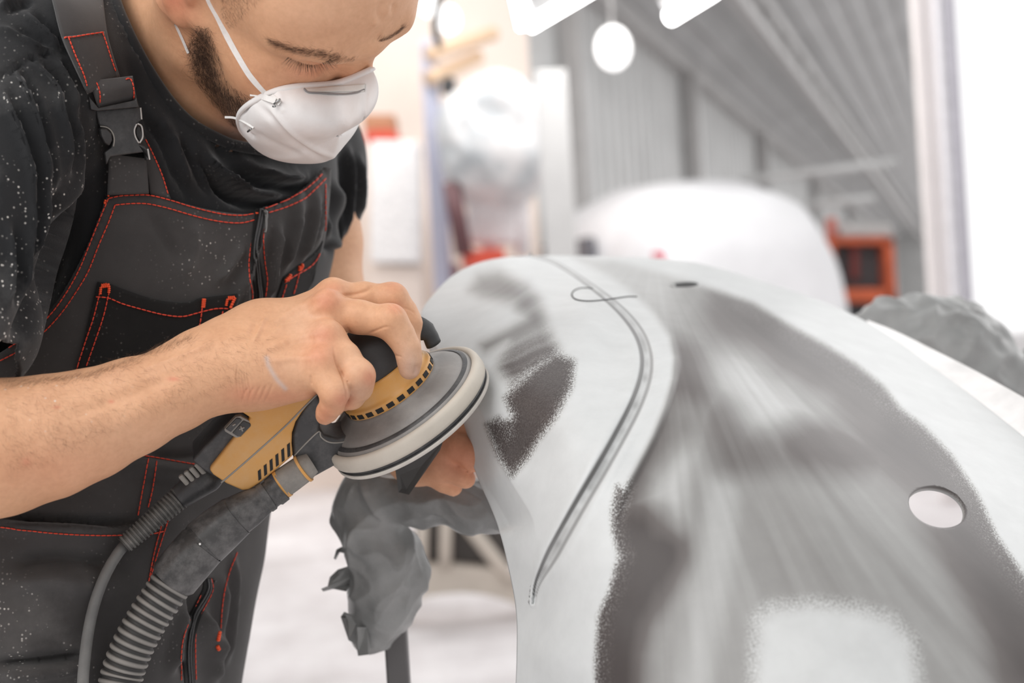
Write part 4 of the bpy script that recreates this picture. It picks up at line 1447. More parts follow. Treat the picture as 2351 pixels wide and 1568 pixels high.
def make_stand():
    base = P(915, 1500, 1.16); base[2] = 0
    t = thing('bumper_stand', 'grey film-wrapped stand under the near edge of the bumper, with torn tape ends', 'stand', tuple(base), 'wrapped stands carrying the bumper')
    wrapped([[(818, 1140, 1.15, .014), (880, 1140, 1.14, .016), (960, 1145, 1.13, .018), (1060, 1165, 1.12, .0165), (1180, 1180, 1.11, .0155)],
             [(812, 1170, 1.15, .017), (845, 1235, 1.15, .022), (880, 1290, 1.15, .024), (878, 1370, 1.155, .0235), (862, 1430, 1.16, .019), (850, 1450, 1.16, .016)],
             [(930, 1260, 1.16, .010), (940, 1320, 1.16, .0125), (925, 1390, 1.16, .012)], [(780, 1190, 1.155, .008), (770, 1200, 1.155, .007)],
             [(815, 1110, 1.16, .010), (950, 1110, 1.15, .012), (1100, 1120, 1.14, .012)]], 0.0016, t, 0.0042, 0.016)
    flap([(800, 1300), (775, 1308), (757, 1325), (752, 1346), (737, 1352), (742, 1358), (765, 1352), (795, 1358), (806, 1340), (812, 1322)], 1.145, 'torn_tape', t)
    flap([(802, 1252), (783, 1256), (772, 1262), (766, 1283), (771, 1285), (780, 1268), (800, 1272)], 1.145, 'torn_tape', t)
    flap([(820, 1440), (816, 1470), (822, 1506), (846, 1503), (850, 1488), (843, 1440)], 1.13, 'torn_tape', t)
    flap([(790, 1405), (782, 1416), (794, 1420), (800, 1470), (815, 1478), (825, 1420)], 1.14, 'torn_tape', t)
    bm = bmesh.new()
    top = P(908, 1440, 1.18)
    bm_box(bm, ((top[0] + P(916, 1568, 1.18)[0]) / 2, 1.18, top[2] / 2), (0.0185, 0.02, top[2]), None, 0.002)
    bm_obj('leg', bm, M_LEG, t)
    bm = bmesh.new()
    bm_box(bm, (base[0], 1.18, 0.012), (0.4, 0.03, 0.024), None, 0.003)
    bm_obj('foot', bm, M_LEG, t)
    base = P(2150, 800, 1.5); base[2] = 0
    t2 = thing('bumper_stand', 'grey film-wrapped stand rising behind the right edge of the bumper', 'stand', tuple(base), 'wrapped stands carrying the bumper')
    wrapped([[(1985, 775, 1.56, .022), (2060, 772, 1.55, .026), (2150, 772, 1.54, .027), (2205, 795, 1.53, .028)], [(2080, 830, 1.55, .05), (2160, 835, 1.54, .050), (2210, 850, 1.53, .044), (2265, 875, 1.52, .020)],
             [(2230, 870, 1.54, .03), (2310, 960, 1.56, .03), (2330, 1060, 1.57, .03)], [(2225, 815, 1.53, .022), (2285, 865, 1.52, .010)]], 0.0032, t2, 0.0065, 0.04)
    bm = bmesh.new()
    q = P(2335, 1050, 1.56)
    bm_box(bm, (q[0], 1.56, q[2] / 2), (0.04, 0.04, q[2]), None, 0.003)
    bm_obj('leg', bm, M_LEG, t2)
    bm = bmesh.new()
    bm_box(bm, (q[0], 1.56, 0.012), (0.4, 0.05, 0.024), None, 0.003)
    bm_obj('foot', bm, M_LEG, t2)
    base = P(2340, 900, 1.7); base[2] = 0
    t3 = thing('masking_film_bundle', 'crumpled grey film bundle at the right picture edge, behind the white lip', 'film bundle', tuple(base))
    wrapped([[(2290, 920, 1.66, .03), (2360, 905, 1.68, .04), (2460, 900, 1.7, .045)], [(2420, 940, 1.7, .05), (2430, 1100, 1.7, .05)]], 0.006, t3, 0.008, 0.04)
    bm = bmesh.new()
    q = P(2430, 1080, 1.7)
    bm_box(bm, (q[0], 1.7, q[2] / 2), (0.04, 0.04, q[2]), None, 0.003)
    bm_obj('post', bm, M_LEG, t3)


make_stand()


# ------------------------------------------------------------------ the man
PERSON = thing('person', 'bearded man in white dust mask and dark overalls sanding the bumper', 'person', tuple(P(200, 3700, 1.12) * np.array([1, 1, 0])))


def subdivide(V, Q):
    """split each quad in four"""
    n = len(V)
    e = np.concatenate([Q[:, [0, 1]], Q[:, [1, 2]], Q[:, [2, 3]], Q[:, [3, 0]]])
    es = np.sort(e, 1)
    u, inv = np.unique(es[:, 0].astype(np.int64) * n + es[:, 1], return_inverse=True)
    ev = 0.5 * (V[u // n] + V[u % n])
    m = len(Q)
    E = inv.reshape(4, m).T + n
    C = np.arange(m) + n + len(u)
    cv = V[Q].mean(1)
    q = [np.stack([Q[:, k], E[:, k], C, E[:, (k + 3) % 4]], 1) for k in range(4)]
    return np.concatenate([V, ev, cv]), np.concatenate(q)


def folds(V, N, items, dmax=9, dmin=0):
    """raise ridges and press valleys along lines noted on the photo: (points, width px, height m)"""
    X, Y, D = pix(V)
    front = ((CAM - V) * N).sum(1) > 0
    out = np.zeros(len(V))
    for pts, w, amp in items:
        p = np.array(pts, float)
        lo = p.min(0) - 3 * w; hi = p.max(0) + 3 * w
        m = np.where(front & (X > lo[0]) & (X < hi[0]) & (Y > lo[1]) & (Y < hi[1]) & (D < dmax) & (D > dmin))[0]
        if not len(m): continue
        d, _, t = seg_dist(X[m], Y[m], spline(p, 24) if len(p) > 2 else p)
        ends = np.minimum(sstep(-0.02, 0.2, t), 1 - sstep(0.8, 1.02, t))
        out[m] += amp * np.exp(-(d / w) ** 2) * (0.25 + 0.75 * ends)
    return V + N * out[:, None]


def skin_material():
    m, nt, b = new_mat('skin')
    t = attr(nt, 'tint')
    n1 = ramp(nt, [(0.3, (0.90, 0.86, 0.83)), (0.7, (1.06, 1.08, 1.09))], noise(nt, 28, 5, 0.6))
    n2 = ramp(nt, [(0.35, (0.95, 0.93, 0.92)), (0.65, (1.03, 1.03, 1.03))], noise(nt, 260, 4, 0.65))
    c = mix(nt, 1.0, t.outputs['Color'], n1.outputs['Color'], 'MULTIPLY')
    c = mix(nt, 1.0, c, n2.outputs['Color'], 'MULTIPLY')
    # a few pale powder specks
    c = mix(nt, mul(nt, mul(nt, specks(nt, 230, 0.10, 0.22), attr(nt, 'powder').outputs['Fac']), 0.8), c, (0.72, 0.66, 0.6))
    nt.links.new(c, b.inputs['Base Color'])
    b.inputs['Roughness'].default_value = 0.56
    b.inputs['Specular IOR Level'].default_value = 0.45
    b.inputs['Subsurface Weight'].default_value = 0.12
    b.inputs['Subsurface Radius'].default_value = (0.006, 0.0025, 0.0014)
    b.inputs['Subsurface Scale'].default_value = 1.0
    bump(nt, b, noise(nt, 620, 5, 0.7), 0.16, 0.0012)
    return m


M_SKIN = skin_material()
SKIN = np.array([0.69, 0.385, 0.225])
SKIN_RED = np.array([0.66, 0.215, 0.13])
SKIN_PALE = np.array([0.75, 0.50, 0.36])

# ---- head: its own axes (x right ear, y face, z crown), found from the landmarks of the photo
HR = C2W @ np.array([[-0.744, 0.590, 0.313], [-0.451, -0.789, 0.417], [0.493, 0.169, 0.853]])
HO = CAM + C2W @ np.array([-0.1642, 0.2551, -0.9809])


def h2w(p): return HO + np.asarray(p, float) @ HR.T
def w2h(p): return (np.asarray(p, float) - HO) @ HR


NECK_BASE = P(330, 215, 1.13)


def make_head():
    mm = 0.001
    nb = w2h(NECK_BASE)
    lo = np.minimum(np.array([-0.10, -0.125, -0.135]), nb - 0.085); hi = np.maximum(np.array([0.10, 0.135, 0.15]), nb + 0.085)
    f = Field(lo, hi, 0.0016)
    def V3(*a): return np.array(a) * mm
    def E(c, r, k=0.0, mode='add', R=None): f.ell(V3(*c), V3(*r), R, k * mm, mode)
    def C(a, b, ra, rb, k=0.0, mode='add'): f.cone(V3(*a), V3(*b), ra * mm, rb * mm, k * mm, mode)
    E((0, -6, 48), (75, 97, 84))
    E((0, 34, -20), (58, 58, 70), 30)
    E((0, 62, 52), (56, 38, 44), 24)
    for s in (-1, 1):
        C((s * 54, 4, -58), (s * 28, 58, -78), 16, 16, 24)          # jaw
        C((s * 28, 58, -78), (0, 74, -80), 16, 16, 18)
        E((s * 43, 60, -6), (20, 20, 19), 20)                        # cheekbone
        C((s * 48, 50, -8), (s * 66, 8, 0), 10, 8, 22)               # zygomatic arch
        E((s * 42, 58, -40), (18, 24, 30), 24)                       # cheek
        C((s * 48, 70, 40), (s * 26, 89, 43), 7.5, 8.5, 14)          # brow ridge
        C((s * 26, 89, 43), (0, 95, 42), 8.5, 8, 14)
        E((s * 33, 97, 22), (15, 17, 12), 10, 'cut')                 # socket
        E((s * 33, 74, 21), (14.2, 14.6, 13.8), 3)                   # closed lid over the eye
        C((s * 47, 68, 14), (s * 30, 84, 10), 6, 5, 8)               # under the eye
        E((s * 12, 98, -14), (7.5, 9, 7), 7)                        # nostril wing
    C((0, 94, 30), (0, 100, 8), 7.5, 8.5, 9)
    C((0, 100, 8), (0, 98, -10), 8.5, 9.5, 6)
    C((0, 98, -36), (0, 97, -44), 12, 12, 12)
    C((-20, 88, -46), (20, 88, -46), 7, 7, 8)
    E((0, 80, -80), (17, 13, 13), 12)
    # ears
    for s in (-1, 1):
        pts = [(71, 0, -27), (75, -9, -20), (80, -20, -4), (83, -25, 14), (82, -20, 27), (78, -8, 33), (75, 1, 27), (73, 4, 14)]
        for a, b in zip(pts[:-1], pts[1:]):
            C((s * a[0], a[1], a[2] + 18), (s * b[0], b[1], b[2] + 18), 4.2, 4.2, 4)
        E((s * 73, -9, 22), (5, 15, 24), 8)
        E((s * 76, -8, 20), (4.5, 8, 13), 4, 'cut')
        E((s * 72, 0, -8), (6.0, 8.5, 10), 6)
        E((s * 73, 6, 20), (4.5, 4, 7), 4)
    # neck
    f.cone(V3(0, -22, -30), nb * 1.0, 0.056, 0.064, 0.022)
    f.cone(V3(0, 22, -66), nb + np.array([0.0, 0.03, 0.0]), 0.040, 0.050, 0.026)
    f.cone(V3(58, -22, -22), nb + np.array([-0.02, 0.05, 0.0]), 0.017, 0.016, 0.022)     # neck cord
    V, Q = f.surface()
    x, y, z = (V / mm).T
    V[:, 1] -= 0.018 * sstep(4, 36, -x) * sstep(40, 24, z) * sstep(25, 55, y)
    V = h2w(V)
    if HR[:, 0] @ np.cross(HR[:, 1], HR[:, 2]) < 0: Q = Q[:, ::-1]
    n = normals_of(V, Q)
    # frown lines and lid crease
    V = folds(V, n, [([(645, 115), (676, 128), (712, 136), (752, 131)], 4, -0.0012),
                     ([(655, 150), (690, 166), (730, 168), (770, 158)], 9, -0.0008),
                     ([(872, 42), (868, 25), (878, 5)], 6, -0.0014), ([(886, 35), (892, 15)], 5, 0.0010), ([(855, 60), (866, 44)], 7, 0.0012),
                     ([(900, 30), (905, 8)], 5, -0.0010), ([(862, 96), (875, 80)], 8, -0.0012)], 1.05)
    # tint
    H = w2h(V)
    x, y, z = (H / mm).T
    T = np.tile(SKIN, (len(V), 1))
    def blend(w, c, a=1.0):
        nonlocal T
        T = T + (np.clip(w, 0, 1) * a)[:, None] * (np.array(c) - T)
    def blob(c, r): return np.exp(-(((x - c[0]) / r[0]) ** 2 + ((y - c[1]) / r[1]) ** 2 + ((z - c[2]) / r[2]) ** 2))
    for s in (-1, 1):
        blend(blob((s * 77, -8, 14), (8, 22, 32)), SKIN_RED, 0.75)
        blend(blob((s * 33, 88, 16), (18, 14, 9)), SKIN_RED, 0.35)
        blend(blob((s * 45, 70, -10), (22, 20, 22)), SKIN_RED, 0.22)
    blend(blob((0, 112, -4), (14, 22, 18)), SKIN_RED, 0.7)
    blend(blob((0, 70, 75), (70, 40, 40)), SKIN_PALE, 0.3)
    # stubble shadow of cropped hair and beard roots (hair colour in the skin)
    hairline = 6 + 0.0 * x
    scalp = sstep(0, 22, (z - 18) - 1.15 * np.maximum(0, y - 20) + 0.2 * (np.abs(x) - 60)) * sstep(-20, 4, 30 - y + (z - 60) * 0.75)
    blend(scalp * (z > 0), (0.20, 0.115, 0.065), 0.55)
    X, Yp, D = pix(V)
    bpoly = BEARD
    d, _, _ = seg_dist(X, Yp, bpoly + [bpoly[0]])
    ins = np.where(in_poly(X, Yp, bpoly), d, -d)
    blend(sstep(-10, 26, ins) * (x > 0), (0.17, 0.095, 0.055), 0.55)
    blend(sstep(20, -5, x) * blob((0, 60, -75), (70, 60, 40)), (0.14, 0.08, 0.05), 0.6)
    # rim light on the throat under the chin, put into the tint
    blend(np.exp(-((X - 545) / 60) ** 2 - ((Yp - 310) / 50) ** 2), (0.70, 0.47, 0.40), 0.5)
    return V, Q, T


BEARD = [(300 + x / 3.358, y / 3.358) for x, y in [(470, 230), (520, 190), (605, 195), (640, 300), (665, 400), (700, 500), (725, 590), (790, 665), (880, 720), (930, 770), (880, 830), (850, 900), (840, 1040),
                                                   (790, 1010), (730, 930), (690, 860), (620, 790), (545, 700), (480, 610), (450, 500), (445, 380)]]
BEARD = [(float(a), float(b)) for a, b in BEARD]


# ---- right arm and hand holding the sander
def pr(x, y, d, rpx): return (P(x, y, d), rpx / FPX * d)


def make_right_arm():
    lo = np.array([9.0] * 3); hi = -lo
    ctrl = [(-330, 1120, .86, 190), (-180, 1060, .885, 172), (0, 1027, .897, 155), (110, 1003, .905, 140), (200, 976, .912, 124), (300, 936, .92, 108), (400, 894, .927, 95), (480, 860, .933, 86), (545, 838, .937, 84)]
    palm = [pr(545, 838, .937, 84)]
    for q in ctrl + [(-205, 700, .905, 185), (1000, 700, 1.06, 60), (760, 960, .90, 60), (760, 620, 1.0, 40)]:
        c = P(*q[:3]); lo = np.minimum(lo, c - q[3] / FPX * q[2] - .02); hi = np.maximum(hi, c + q[3] / FPX * q[2] + .02)
    # fore part only: past the left picture edge the arm goes on into the sleeve
    f = Field(lo, hi, 0.0014)
    f.chain([pr(*q) for q in ctrl], 0.006)
    # elbow and upper arm, up into the sleeve
    f.cone(P(-330, 1120, .86), P(-205, 700, .905), 0.046, 0.046, 0.02)
    # flatter wrist, ulna bump
    f.cone(*[P(470, 835, .94), P(575, 790, .965)], 0.0215, 0.020, 0.02)
    f.cone(P(540, 790, .955), P(600, 745, .972), 0.017, 0.0155, 0.018)
    f.cone(P(548, 862, .935), P(600, 855, .938), 0.0190, 0.0180, 0.016)
    # palm: metacarpals
    MC = {'i': ((590, 770, .972), (765, 689, .984), .0155, .0122), 'm': ((590, 790, .958), (752, 716, .962), .0165, .0128),
          'r': ((590, 825, .945), (752, 782, .9405), .0165, .0120), 'p': ((600, 860, .938), (733, 846, .926), .0165, .0112)}
    for k, (a, b, ra, rb) in MC.items():
        f.cone(P(*a), P(*b), ra, rb, 0.016)
    f.cone(P(585, 868, .942), P(690, 868, .938), 0.0165, 0.0135, 0.014)   # heel on the little-finger side
    f.cone(P(600, 800, .985), P(720, 760, 1.0), 0.016, 0.013, 0.016)     # palm body
    # knuckles
    for x, y, d, r in ((752, 692, .951, .0085), (764, 668, .978, .0085), (752, 766, .932, .0080), (740, 828, .9195, .0075)):
        f.ell(P(x, y, d), (r, r, r), None, 0.010)
    fingers = [
        [(765, 689, .984, 38), (835, 684, .986, 36), (897, 690, .987, 36), (924, 718, .988, 33), (938, 742, .988, 30), (936, 790, .986, 27), (930, 815, .984, 25)],
        [(752, 716, .962, 40), (825, 728, .957, 38), (893, 740, .953, 37), (918, 768, .953, 33), (935, 798, .954, 29.5), (940, 826, .955, 27), (940, 847, .956, 25)],
        [(752, 782, .9405, 37), (790, 822, .932, 37), (820, 866, .927, 36), (822, 888, .930, 33), (806, 908, .938, 31), (786, 918, .95, 27)],
        [(733, 846, .926, 36), (752, 876, .920, 33), (767, 903, .918, 30), (763, 928, .923, 27), (752, 944, .93, 24), (746, 954, .936, 22)]]
    palm_a = f.a.copy()
    out = f.a.copy()
    thumb = [(P(610, 800, .99), .0165), (P(700, 810, 1.02), .0145), (P(790, 850, 1.045), .012), (P(850, 850, 1.05), .0095)]
    for ch in [[pr(*q) for q in c] for c in fingers] + [thumb]:
        g = f.like()
        g.chain(ch, 0.0035)
        if len(ch) > 4:
            # knuckle of the middle joint
            g.ell(ch[2][0] + (CR + CU) * 0.0017 - CF * 0.003, np.array([1, 1, 1]) * ch[2][1] * 0.92, None, 0.006)
        # each finger grows out of the palm but stays apart from its neighbours
        f.a = palm_a.copy()
        f.merge(g, 0.0055)
        np.minimum(out, f.a, out=out)
    f.a = out
    V, Q = f.surface()
    V = relax(V, Q, 1, 0.4)
    V, Q = subdivide(V, Q)
    V = relax(V, Q, 2, 0.5)
    n = normals_of(V, Q)
    F = []
    # tendons
    for a, b in (((610, 775), (742, 700)), ((612, 800), (735, 765)), ((600, 760), (748, 672)), ((620, 830), (722, 822))):
        F.append(([a, ((a[0] + b[0]) / 2, (a[1] + b[1]) / 2 - 2), b], 9, 0.0011))
    F += [([(583, 785), (600, 745), (612, 728)], 6, 0.0012), ([(575, 768), (590, 740)], 8, -0.0010), ([(640, 745), (690, 725), (720, 712)], 10, -0.0012), ([(650, 790), (700, 780), (725, 772)], 10, -0.0010)]
    # wrist creases
    for k in range(5):
        F.append(([(548 + 7 * k, 905), (543 + 6.5 * k, 870), (546 + 5 * k, 835 + 4 * k)], 2.4, -0.0007))
    for k in range(5):
        F.append(([(556 + 13 * k, 922), (560 + 14 * k, 905), (570 + 14 * k, 890 - 2 * k)], 2.5, -0.0006))
    # knuckle wrinkles
    F += [([(888, 700), (905, 712), (912, 726)], 2.2, -0.0005), ([(897, 697), (914, 710), (922, 724)], 2.2, -0.0005),
          ([(846, 858), (853, 868), (852, 884)], 2.2, -0.0004), ([(905, 815), (915, 818), (922, 820)], 2.2, -0.0006), ([(925, 706), (945, 714), (952, 722)], 2.2, -0.0004),
          ([(785, 908), (794, 912), (795, 922)], 2.0, -0.0004), ([(715, 884), (713, 872), (712, 862)], 3, -0.0009)]
    F += [([(766, 800), (772, 830), (787, 866), (796, 900), (798, 926)], 2.6, -0.0012), ([(818, 784), (806, 770), (796, 752)], 4, -0.0008), ([(846, 766), (880, 752), (893, 750)], 2.6, -0.0008), ([(862, 650), (840, 668), (800, 678), (780, 676)], 5, -0.0012)]
    # nails
    F += [([(952, 862), (956, 850), (955, 838)], 5, -0.0009)]
    # forearm muscles and veins
    F += [([(60, 905), (200, 870), (340, 825)], 22, 0.0016), ([(150, 960), (300, 905), (430, 850)], 16, -0.0012), ([(330, 850), (420, 815), (500, 780)], 7, 0.0009), ([(240, 985), (330, 945), (420, 900)], 26, 0.0014)]
    V = folds(V, n, F, 1.0)
    X, Y, D = pix(V)
    T = np.tile(SKIN, (len(V), 1))
    def spot(cx, cy, rx, ry, c, a):
        w = np.exp(-((X - cx) / rx) ** 2 - ((Y - cy) / ry) ** 2) * a
        return T + w[:, None] * (np.array(c) - T)
    for cx, cy, rx, ry, a in ((748, 692, 34, 24, .38), (742, 768, 34, 26, .36), (730, 815, 38, 28, .30), (764, 660, 26, 16, .25), (848, 868, 20, 22, .42), (790, 918, 24, 22, .42), (908, 706, 22, 16, .30), (745, 955, 26, 30, .30),
                              (560, 905, 40, 24, .28), (120, 1080, 150, 60, .14), (640, 912, 60, 20, .25), (905, 655, 26, 18, .22), (130, 935, 8, 4, .4), (255, 922, 7, 4, .5), (60, 1060, 10, 10, .3), (398, 870, 14, 5, .5)):
        T = spot(cx, cy, rx, ry, SKIN_RED, min(0.7, a * 1.35))
    for cx, cy, rx, ry, a in ((690, 740, 50, 40, .35), (660, 850, 50, 40, .25), (935, 800, 30, 60, .35), (820, 830, 40, 50, .3), (250, 1000, 160, 60, .15)):
        T = spot(cx, cy, rx, ry, SKIN_PALE, a)
    # grey sanding dust on the finger ends and a smear on the back of the hand
    d, _, _ = seg_dist(X, Y, np.array([(612, 822), (616, 838), (625, 855), (636, 872), (648, 885), (655, 892)]))
    T = T + (np.exp(-(d / 5.5) ** 2) * 0.6)[:, None] * (np.array([0.62, 0.56, 0.54]) - T)
    T = spot(942, 842, 26, 40, (0.46, 0.33, 0.27), 0.6)
    T = spot(822, 900, 40, 26, (0.52, 0.36, 0.28), 0.4)
    T = spot(955, 855, 7, 12, (0.66, 0.45, 0.38), 0.5)
    # arm hair shades the top edge of the forearm
    pw = np.exp(-((X - 80) / 170) ** 2 - ((Y - 925) / 60) ** 2)
    return V, Q, T, pw


def make_left_arm():
    ch = [(700, 400, 1.30, 118), (716, 560, 1.29, 112), (722, 640, 1.28, 104), (770, 780, 1.25, 98), (860, 900, 1.17, 88), (930, 990, 1.10, 78), (962, 1030, 1.078, 70)]
    lo = np.array([9.0] * 3); hi = -lo
    for q in ch + [(1110, 1060, 1.04, 40), (1000, 1110, 1.05, 30)]:
        c = P(*q[:3]); lo = np.minimum(lo, c - q[3] / FPX * q[2] - .02); hi = np.maximum(hi, c + q[3] / FPX * q[2] + .02)
    f = Field(lo, hi, 0.002)
    f.chain([pr(*q) for q in ch], 0.01)
    for a, b in (((960, 1020, 1.075), (1020, 1005, 1.062)), ((960, 1035, 1.075), (1020, 1040, 1.058)), ((960, 1050, 1.075), (1010, 1068, 1.058))):
        f.cone(P(*a), P(*b), .019, .0125, 0.014)
    palm_a = f.a.copy(); out = f.a.copy()
    for chn in ([(1020, 1003, 1.062, 34), (1056, 986, 1.06, 31), (1088, 996, 1.056, 28), (1100, 1018, 1.052, 25)], [(1022, 1038, 1.056, 34), (1054, 1030, 1.046, 33), (1078, 1044, 1.042, 29), (1086, 1060, 1.042, 25)],
                [(1008, 1070, 1.056, 30), (1036, 1078, 1.052, 28), (1060, 1092, 1.05, 25), (1070, 1100, 1.05, 22)], [(990, 1084, 1.062, 28), (1018, 1104, 1.062, 25), (1040, 1118, 1.062, 22)]):
        g = f.like(); g.chain([pr(*q) for q in chn], 0.0035)
        f.a = palm_a.copy(); f.merge(g, 0.005)
        np.minimum(out, f.a, out=out)
    f.a = out
    V, Q = f.surface()
    X, Y, D = pix(V)
    T = np.tile(SKIN, (len(V), 1))
    w = np.exp(-((X - 1060) / 90) ** 2 - ((Y - 1050) / 80) ** 2)
    T = T + (0.6 * w)[:, None] * (SKIN_RED * 0.9 - T)  # redder fingers, darkened in the tint for the shade under the bumper
    return V, Q, T


hV, hQ, hT = make_head()
aV, aQ, aT, aP = make_right_arm()
lV, lQ, lT = make_left_arm()
ARM_TREE = tree_of(aV, aQ)
HEAD_TREE = tree_of(hV, hQ)
o = raw_mesh('body', np.concatenate([hV, aV, lV]), np.concatenate([hQ, aQ + len(hV), lQ + len(hV) + len(aV)]), M_SKIN, PERSON)
set_color_attr(o, 'tint', np.concatenate([hT, aT, lT]))
set_attr(o, 'powder', np.concatenate([np.zeros(len(hV)), aP, np.zeros(len(lV))]))


# ------------------------------------------------------------------ clothes
def cloth(name, col, speck_attr=True, var=0.16, rough=0.85, wscale=900, sheen=0.25):
    m, nt, b = new_mat(name)
    r = ramp(nt, [(0.3, tuple(c * (1 - var) for c in col)), (0.7, tuple(c * (1 + var) for c in col))], noise(nt, 22, 6, 0.6))
    c = r.outputs['Color']
    film = ramp(nt, [(0.45, (0, 0, 0)), (0.72, (0.16, 0.16, 0.16))], noise(nt, 9, 7, 0.65))
    c = mix(nt, mul(nt, film.outputs['Color'], attr(nt, 'dust').outputs['Fac']), c, (0.32, 0.31, 0.30))
    s1 = mul(nt, specks(nt, 380, 0.10, 0.36, few=0.68), attr(nt, 'dust').outputs['Fac'])
    s2 = mul(nt, specks(nt, 190, 0.05, 0.18, few=0.64), attr(nt, 'dust').outputs['Fac'])
    clump = ramp(nt, [(0.44, (0, 0, 0)), (0.58, (1, 1, 1))], noise(nt, 18, 4, 0.6))
    c = mix(nt, mul(nt, s1, clump.outputs['Color']), c, (0.62, 0.59, 0.55))
    c = mix(nt, mul(nt, s2, clump.outputs['Color']), c, (0.66, 0.63, 0.6))
    nt.links.new(c, b.inputs['Base Color'])
    b.inputs['Roughness'].default_value = rough
    b.inputs['Specular IOR Level'].default_value = 0.25
    b.inputs['Sheen Weight'].default_value = sheen
    b.inputs['Sheen Roughness'].default_value = 0.5
    bump(nt, b, noise(nt, wscale, 4, 0.7), 0.25, 0.0008)
    return m


M_SHIRT = cloth('black_jersey', (0.0125, 0.013, 0.0145), sheen=0.2)
M_BIB = cloth('charcoal_canvas', (0.055, 0.052, 0.0515), wscale=1400, sheen=0.18)
M_PANEL = cloth('black_canvas', (0.011, 0.0105, 0.0105), wscale=1400, sheen=0.1)
M_STITCH = plain('orange_red_thread', (0.72, 0.062, 0.028), 0.6, 0, 0.1, 200)
M_TACK = plain('bright_orange_thread', (0.90, 0.105, 0.03), 0.6, 0, 0.1, 200)
M_BUCKLE = plain('black_buckle_plastic', (0.028, 0.028, 0.029), 0.38, 0, 0.2, 60, 0.05, 600, 0.2, (0.2, 0.195, 0.19))

TL = C2W @ np.array([0.61, -0.16, -0.776]); TL /= np.linalg.norm(TL)     # towards his left shoulder
TF = C2W @ np.array([0.74, -0.10, 0.60]); TF -= TL * (TF @ TL); TF /= np.linalg.norm(TF)
TS = np.cross(TL, TF); TS = TS if TS[2] > 0 else -TS
TR = np.stack([TL, TF, TS], 1)


def torso_field(grow, arms, legs, h=0.003):
    lo = P(-330, 1700, 0.80); hi = P(1000, -280, 1.45)
    pts = np.array([P(x, y, d) for x in (-420, 900) for y in (-260, 1850) for d in (0.82, 1.42)])
    lo, hi = pts.min(0), pts.max(0)
    lo[2] = max(lo[2], P(200, 1850, 1.1)[2])
    f = Field(lo, hi, h)
    g = grow
    f.ell(P(372, 430, 1.135), (0.160 + g, 0.112 + g, 0.175 + g), TR, 0.0)
    f.ell(P(300, 760, 1.13), (0.150 + g, 0.108 + g, 0.18 + g), TR, 0.06)
    f.ell(P(165, 1250, 1.12), (0.150 + g, 0.112 + g, 0.19 + g), TR, 0.06)
    if arms:
        f.cone(P(300, 130, 1.12), P(60, 150, 0.99), 0.062, 0.055 + g, 0.05)
        f.cone(P(360, 170, 1.14), P(700, 350, 1.29), 0.055, 0.05 + g, 0.05)
        f.cone(P(60, 165, 0.985), P(-60, 470, .935), 0.060 + g, 0.060 + g, 0.02)
        f.cone(P(-60, 470, .935), P(-135, 730, .905), 0.060 + g, 0.062 + g, 0.012)
        f.cone(P(680, 350, 1.295), P(702, 420, 1.30), 0.050 + g, 0.051 + g, 0.03)
        f.cone(P(702, 420, 1.30), P(708, 568, 1.29), 0.051 + g, 0.0475 + g, 0.01)
    if legs:
        f.cone(P(110, 1330, 1.05), P(150, 2100, 1.0), 0.10, 0.075, 0.06)
        f.cone(P(310, 1330, 1.17), P(330, 2100, 1.13), 0.080, 0.072, 0.05)
    return f


def cut_front(V, Q, keep, snap_lines, snap=10.0, near=None):
    """drop the faces whose points fail keep (bool per vertex); pull the new edge onto the drawn lines"""
    Qk = Q[keep[Q].all(1)]
    n = len(V)
    e = np.concatenate([Qk[:, [0, 1]], Qk[:, [1, 2]], Qk[:, [2, 3]], Qk[:, [3, 0]]])
    key = e[:, 0].astype(np.int64) * n + e[:, 1]; rk = e[:, 1].astype(np.int64) * n + e[:, 0]
    rim = np.unique(e[~np.isin(rk, key)])
    X, Y, D = pix(V[rim])
    best = np.full(len(rim), 1e9); bx = X.copy(); by = Y.copy()
    for ln in snap_lines:
        s = spline(ln, 600)
        for i in range(0, len(rim)):
            d2 = (s[:, 0] - X[i]) ** 2 + (s[:, 1] - Y[i]) ** 2
            j = int(np.argmin(d2))
            if d2[j] < best[i]: best[i] = d2[j]; bx[i], by[i] = s[j]
    m = best < snap ** 2
    V = V.copy()
    V[rim[m]] = P(bx[m], by[m], D[m])
    # even out the rows next to the new edge
    near_ = np.zeros(n, bool); near_[rim[m]] = True
    for _ in range(4):
        near_[Qk[near_[Qk].any(1)].ravel()] = True
    near_[rim] = False
    W = relax(V, Qk, 1, 0.5)
    for _ in range(7):
        V[near_] = W[near_]
        W = relax(V, Qk, 1, 0.5)
    V[near_] = W[near_]
    used = np.zeros(n, bool); used[Qk.ravel()] = True
    re = np.cumsum(used) - 1
    return V[used], re[Qk]


def thicken(V, Q, t):
    """open sheet -> sheet with thickness, grown inwards"""
    n = normals_of(V, Q); m = len(V)
    e = np.concatenate([Q[:, [0, 1]], Q[:, [1, 2]], Q[:, [2, 3]], Q[:, [3, 0]]])
    key = e[:, 0].astype(np.int64) * m + e[:, 1]; rk = e[:, 1].astype(np.int64) * m + e[:, 0]
    bd = e[~np.isin(rk, key)]
    side = np.stack([bd[:, 1], bd[:, 0], bd[:, 0] + m, bd[:, 1] + m], 1)
    return np.concatenate([V, V - n * t]), np.concatenate([Q, Q[:, ::-1] + m, side])


COLLAR = [(200, -260), (232, -120), (262, 0), (284, 58), (310, 112), (345, 172), (385, 230), (425, 274), (462, 300), (500, 319), (535, 334), (590, 343), (650, 352), (705, 345), (760, 305), (790, 200), (800, 0), (800, -260)]


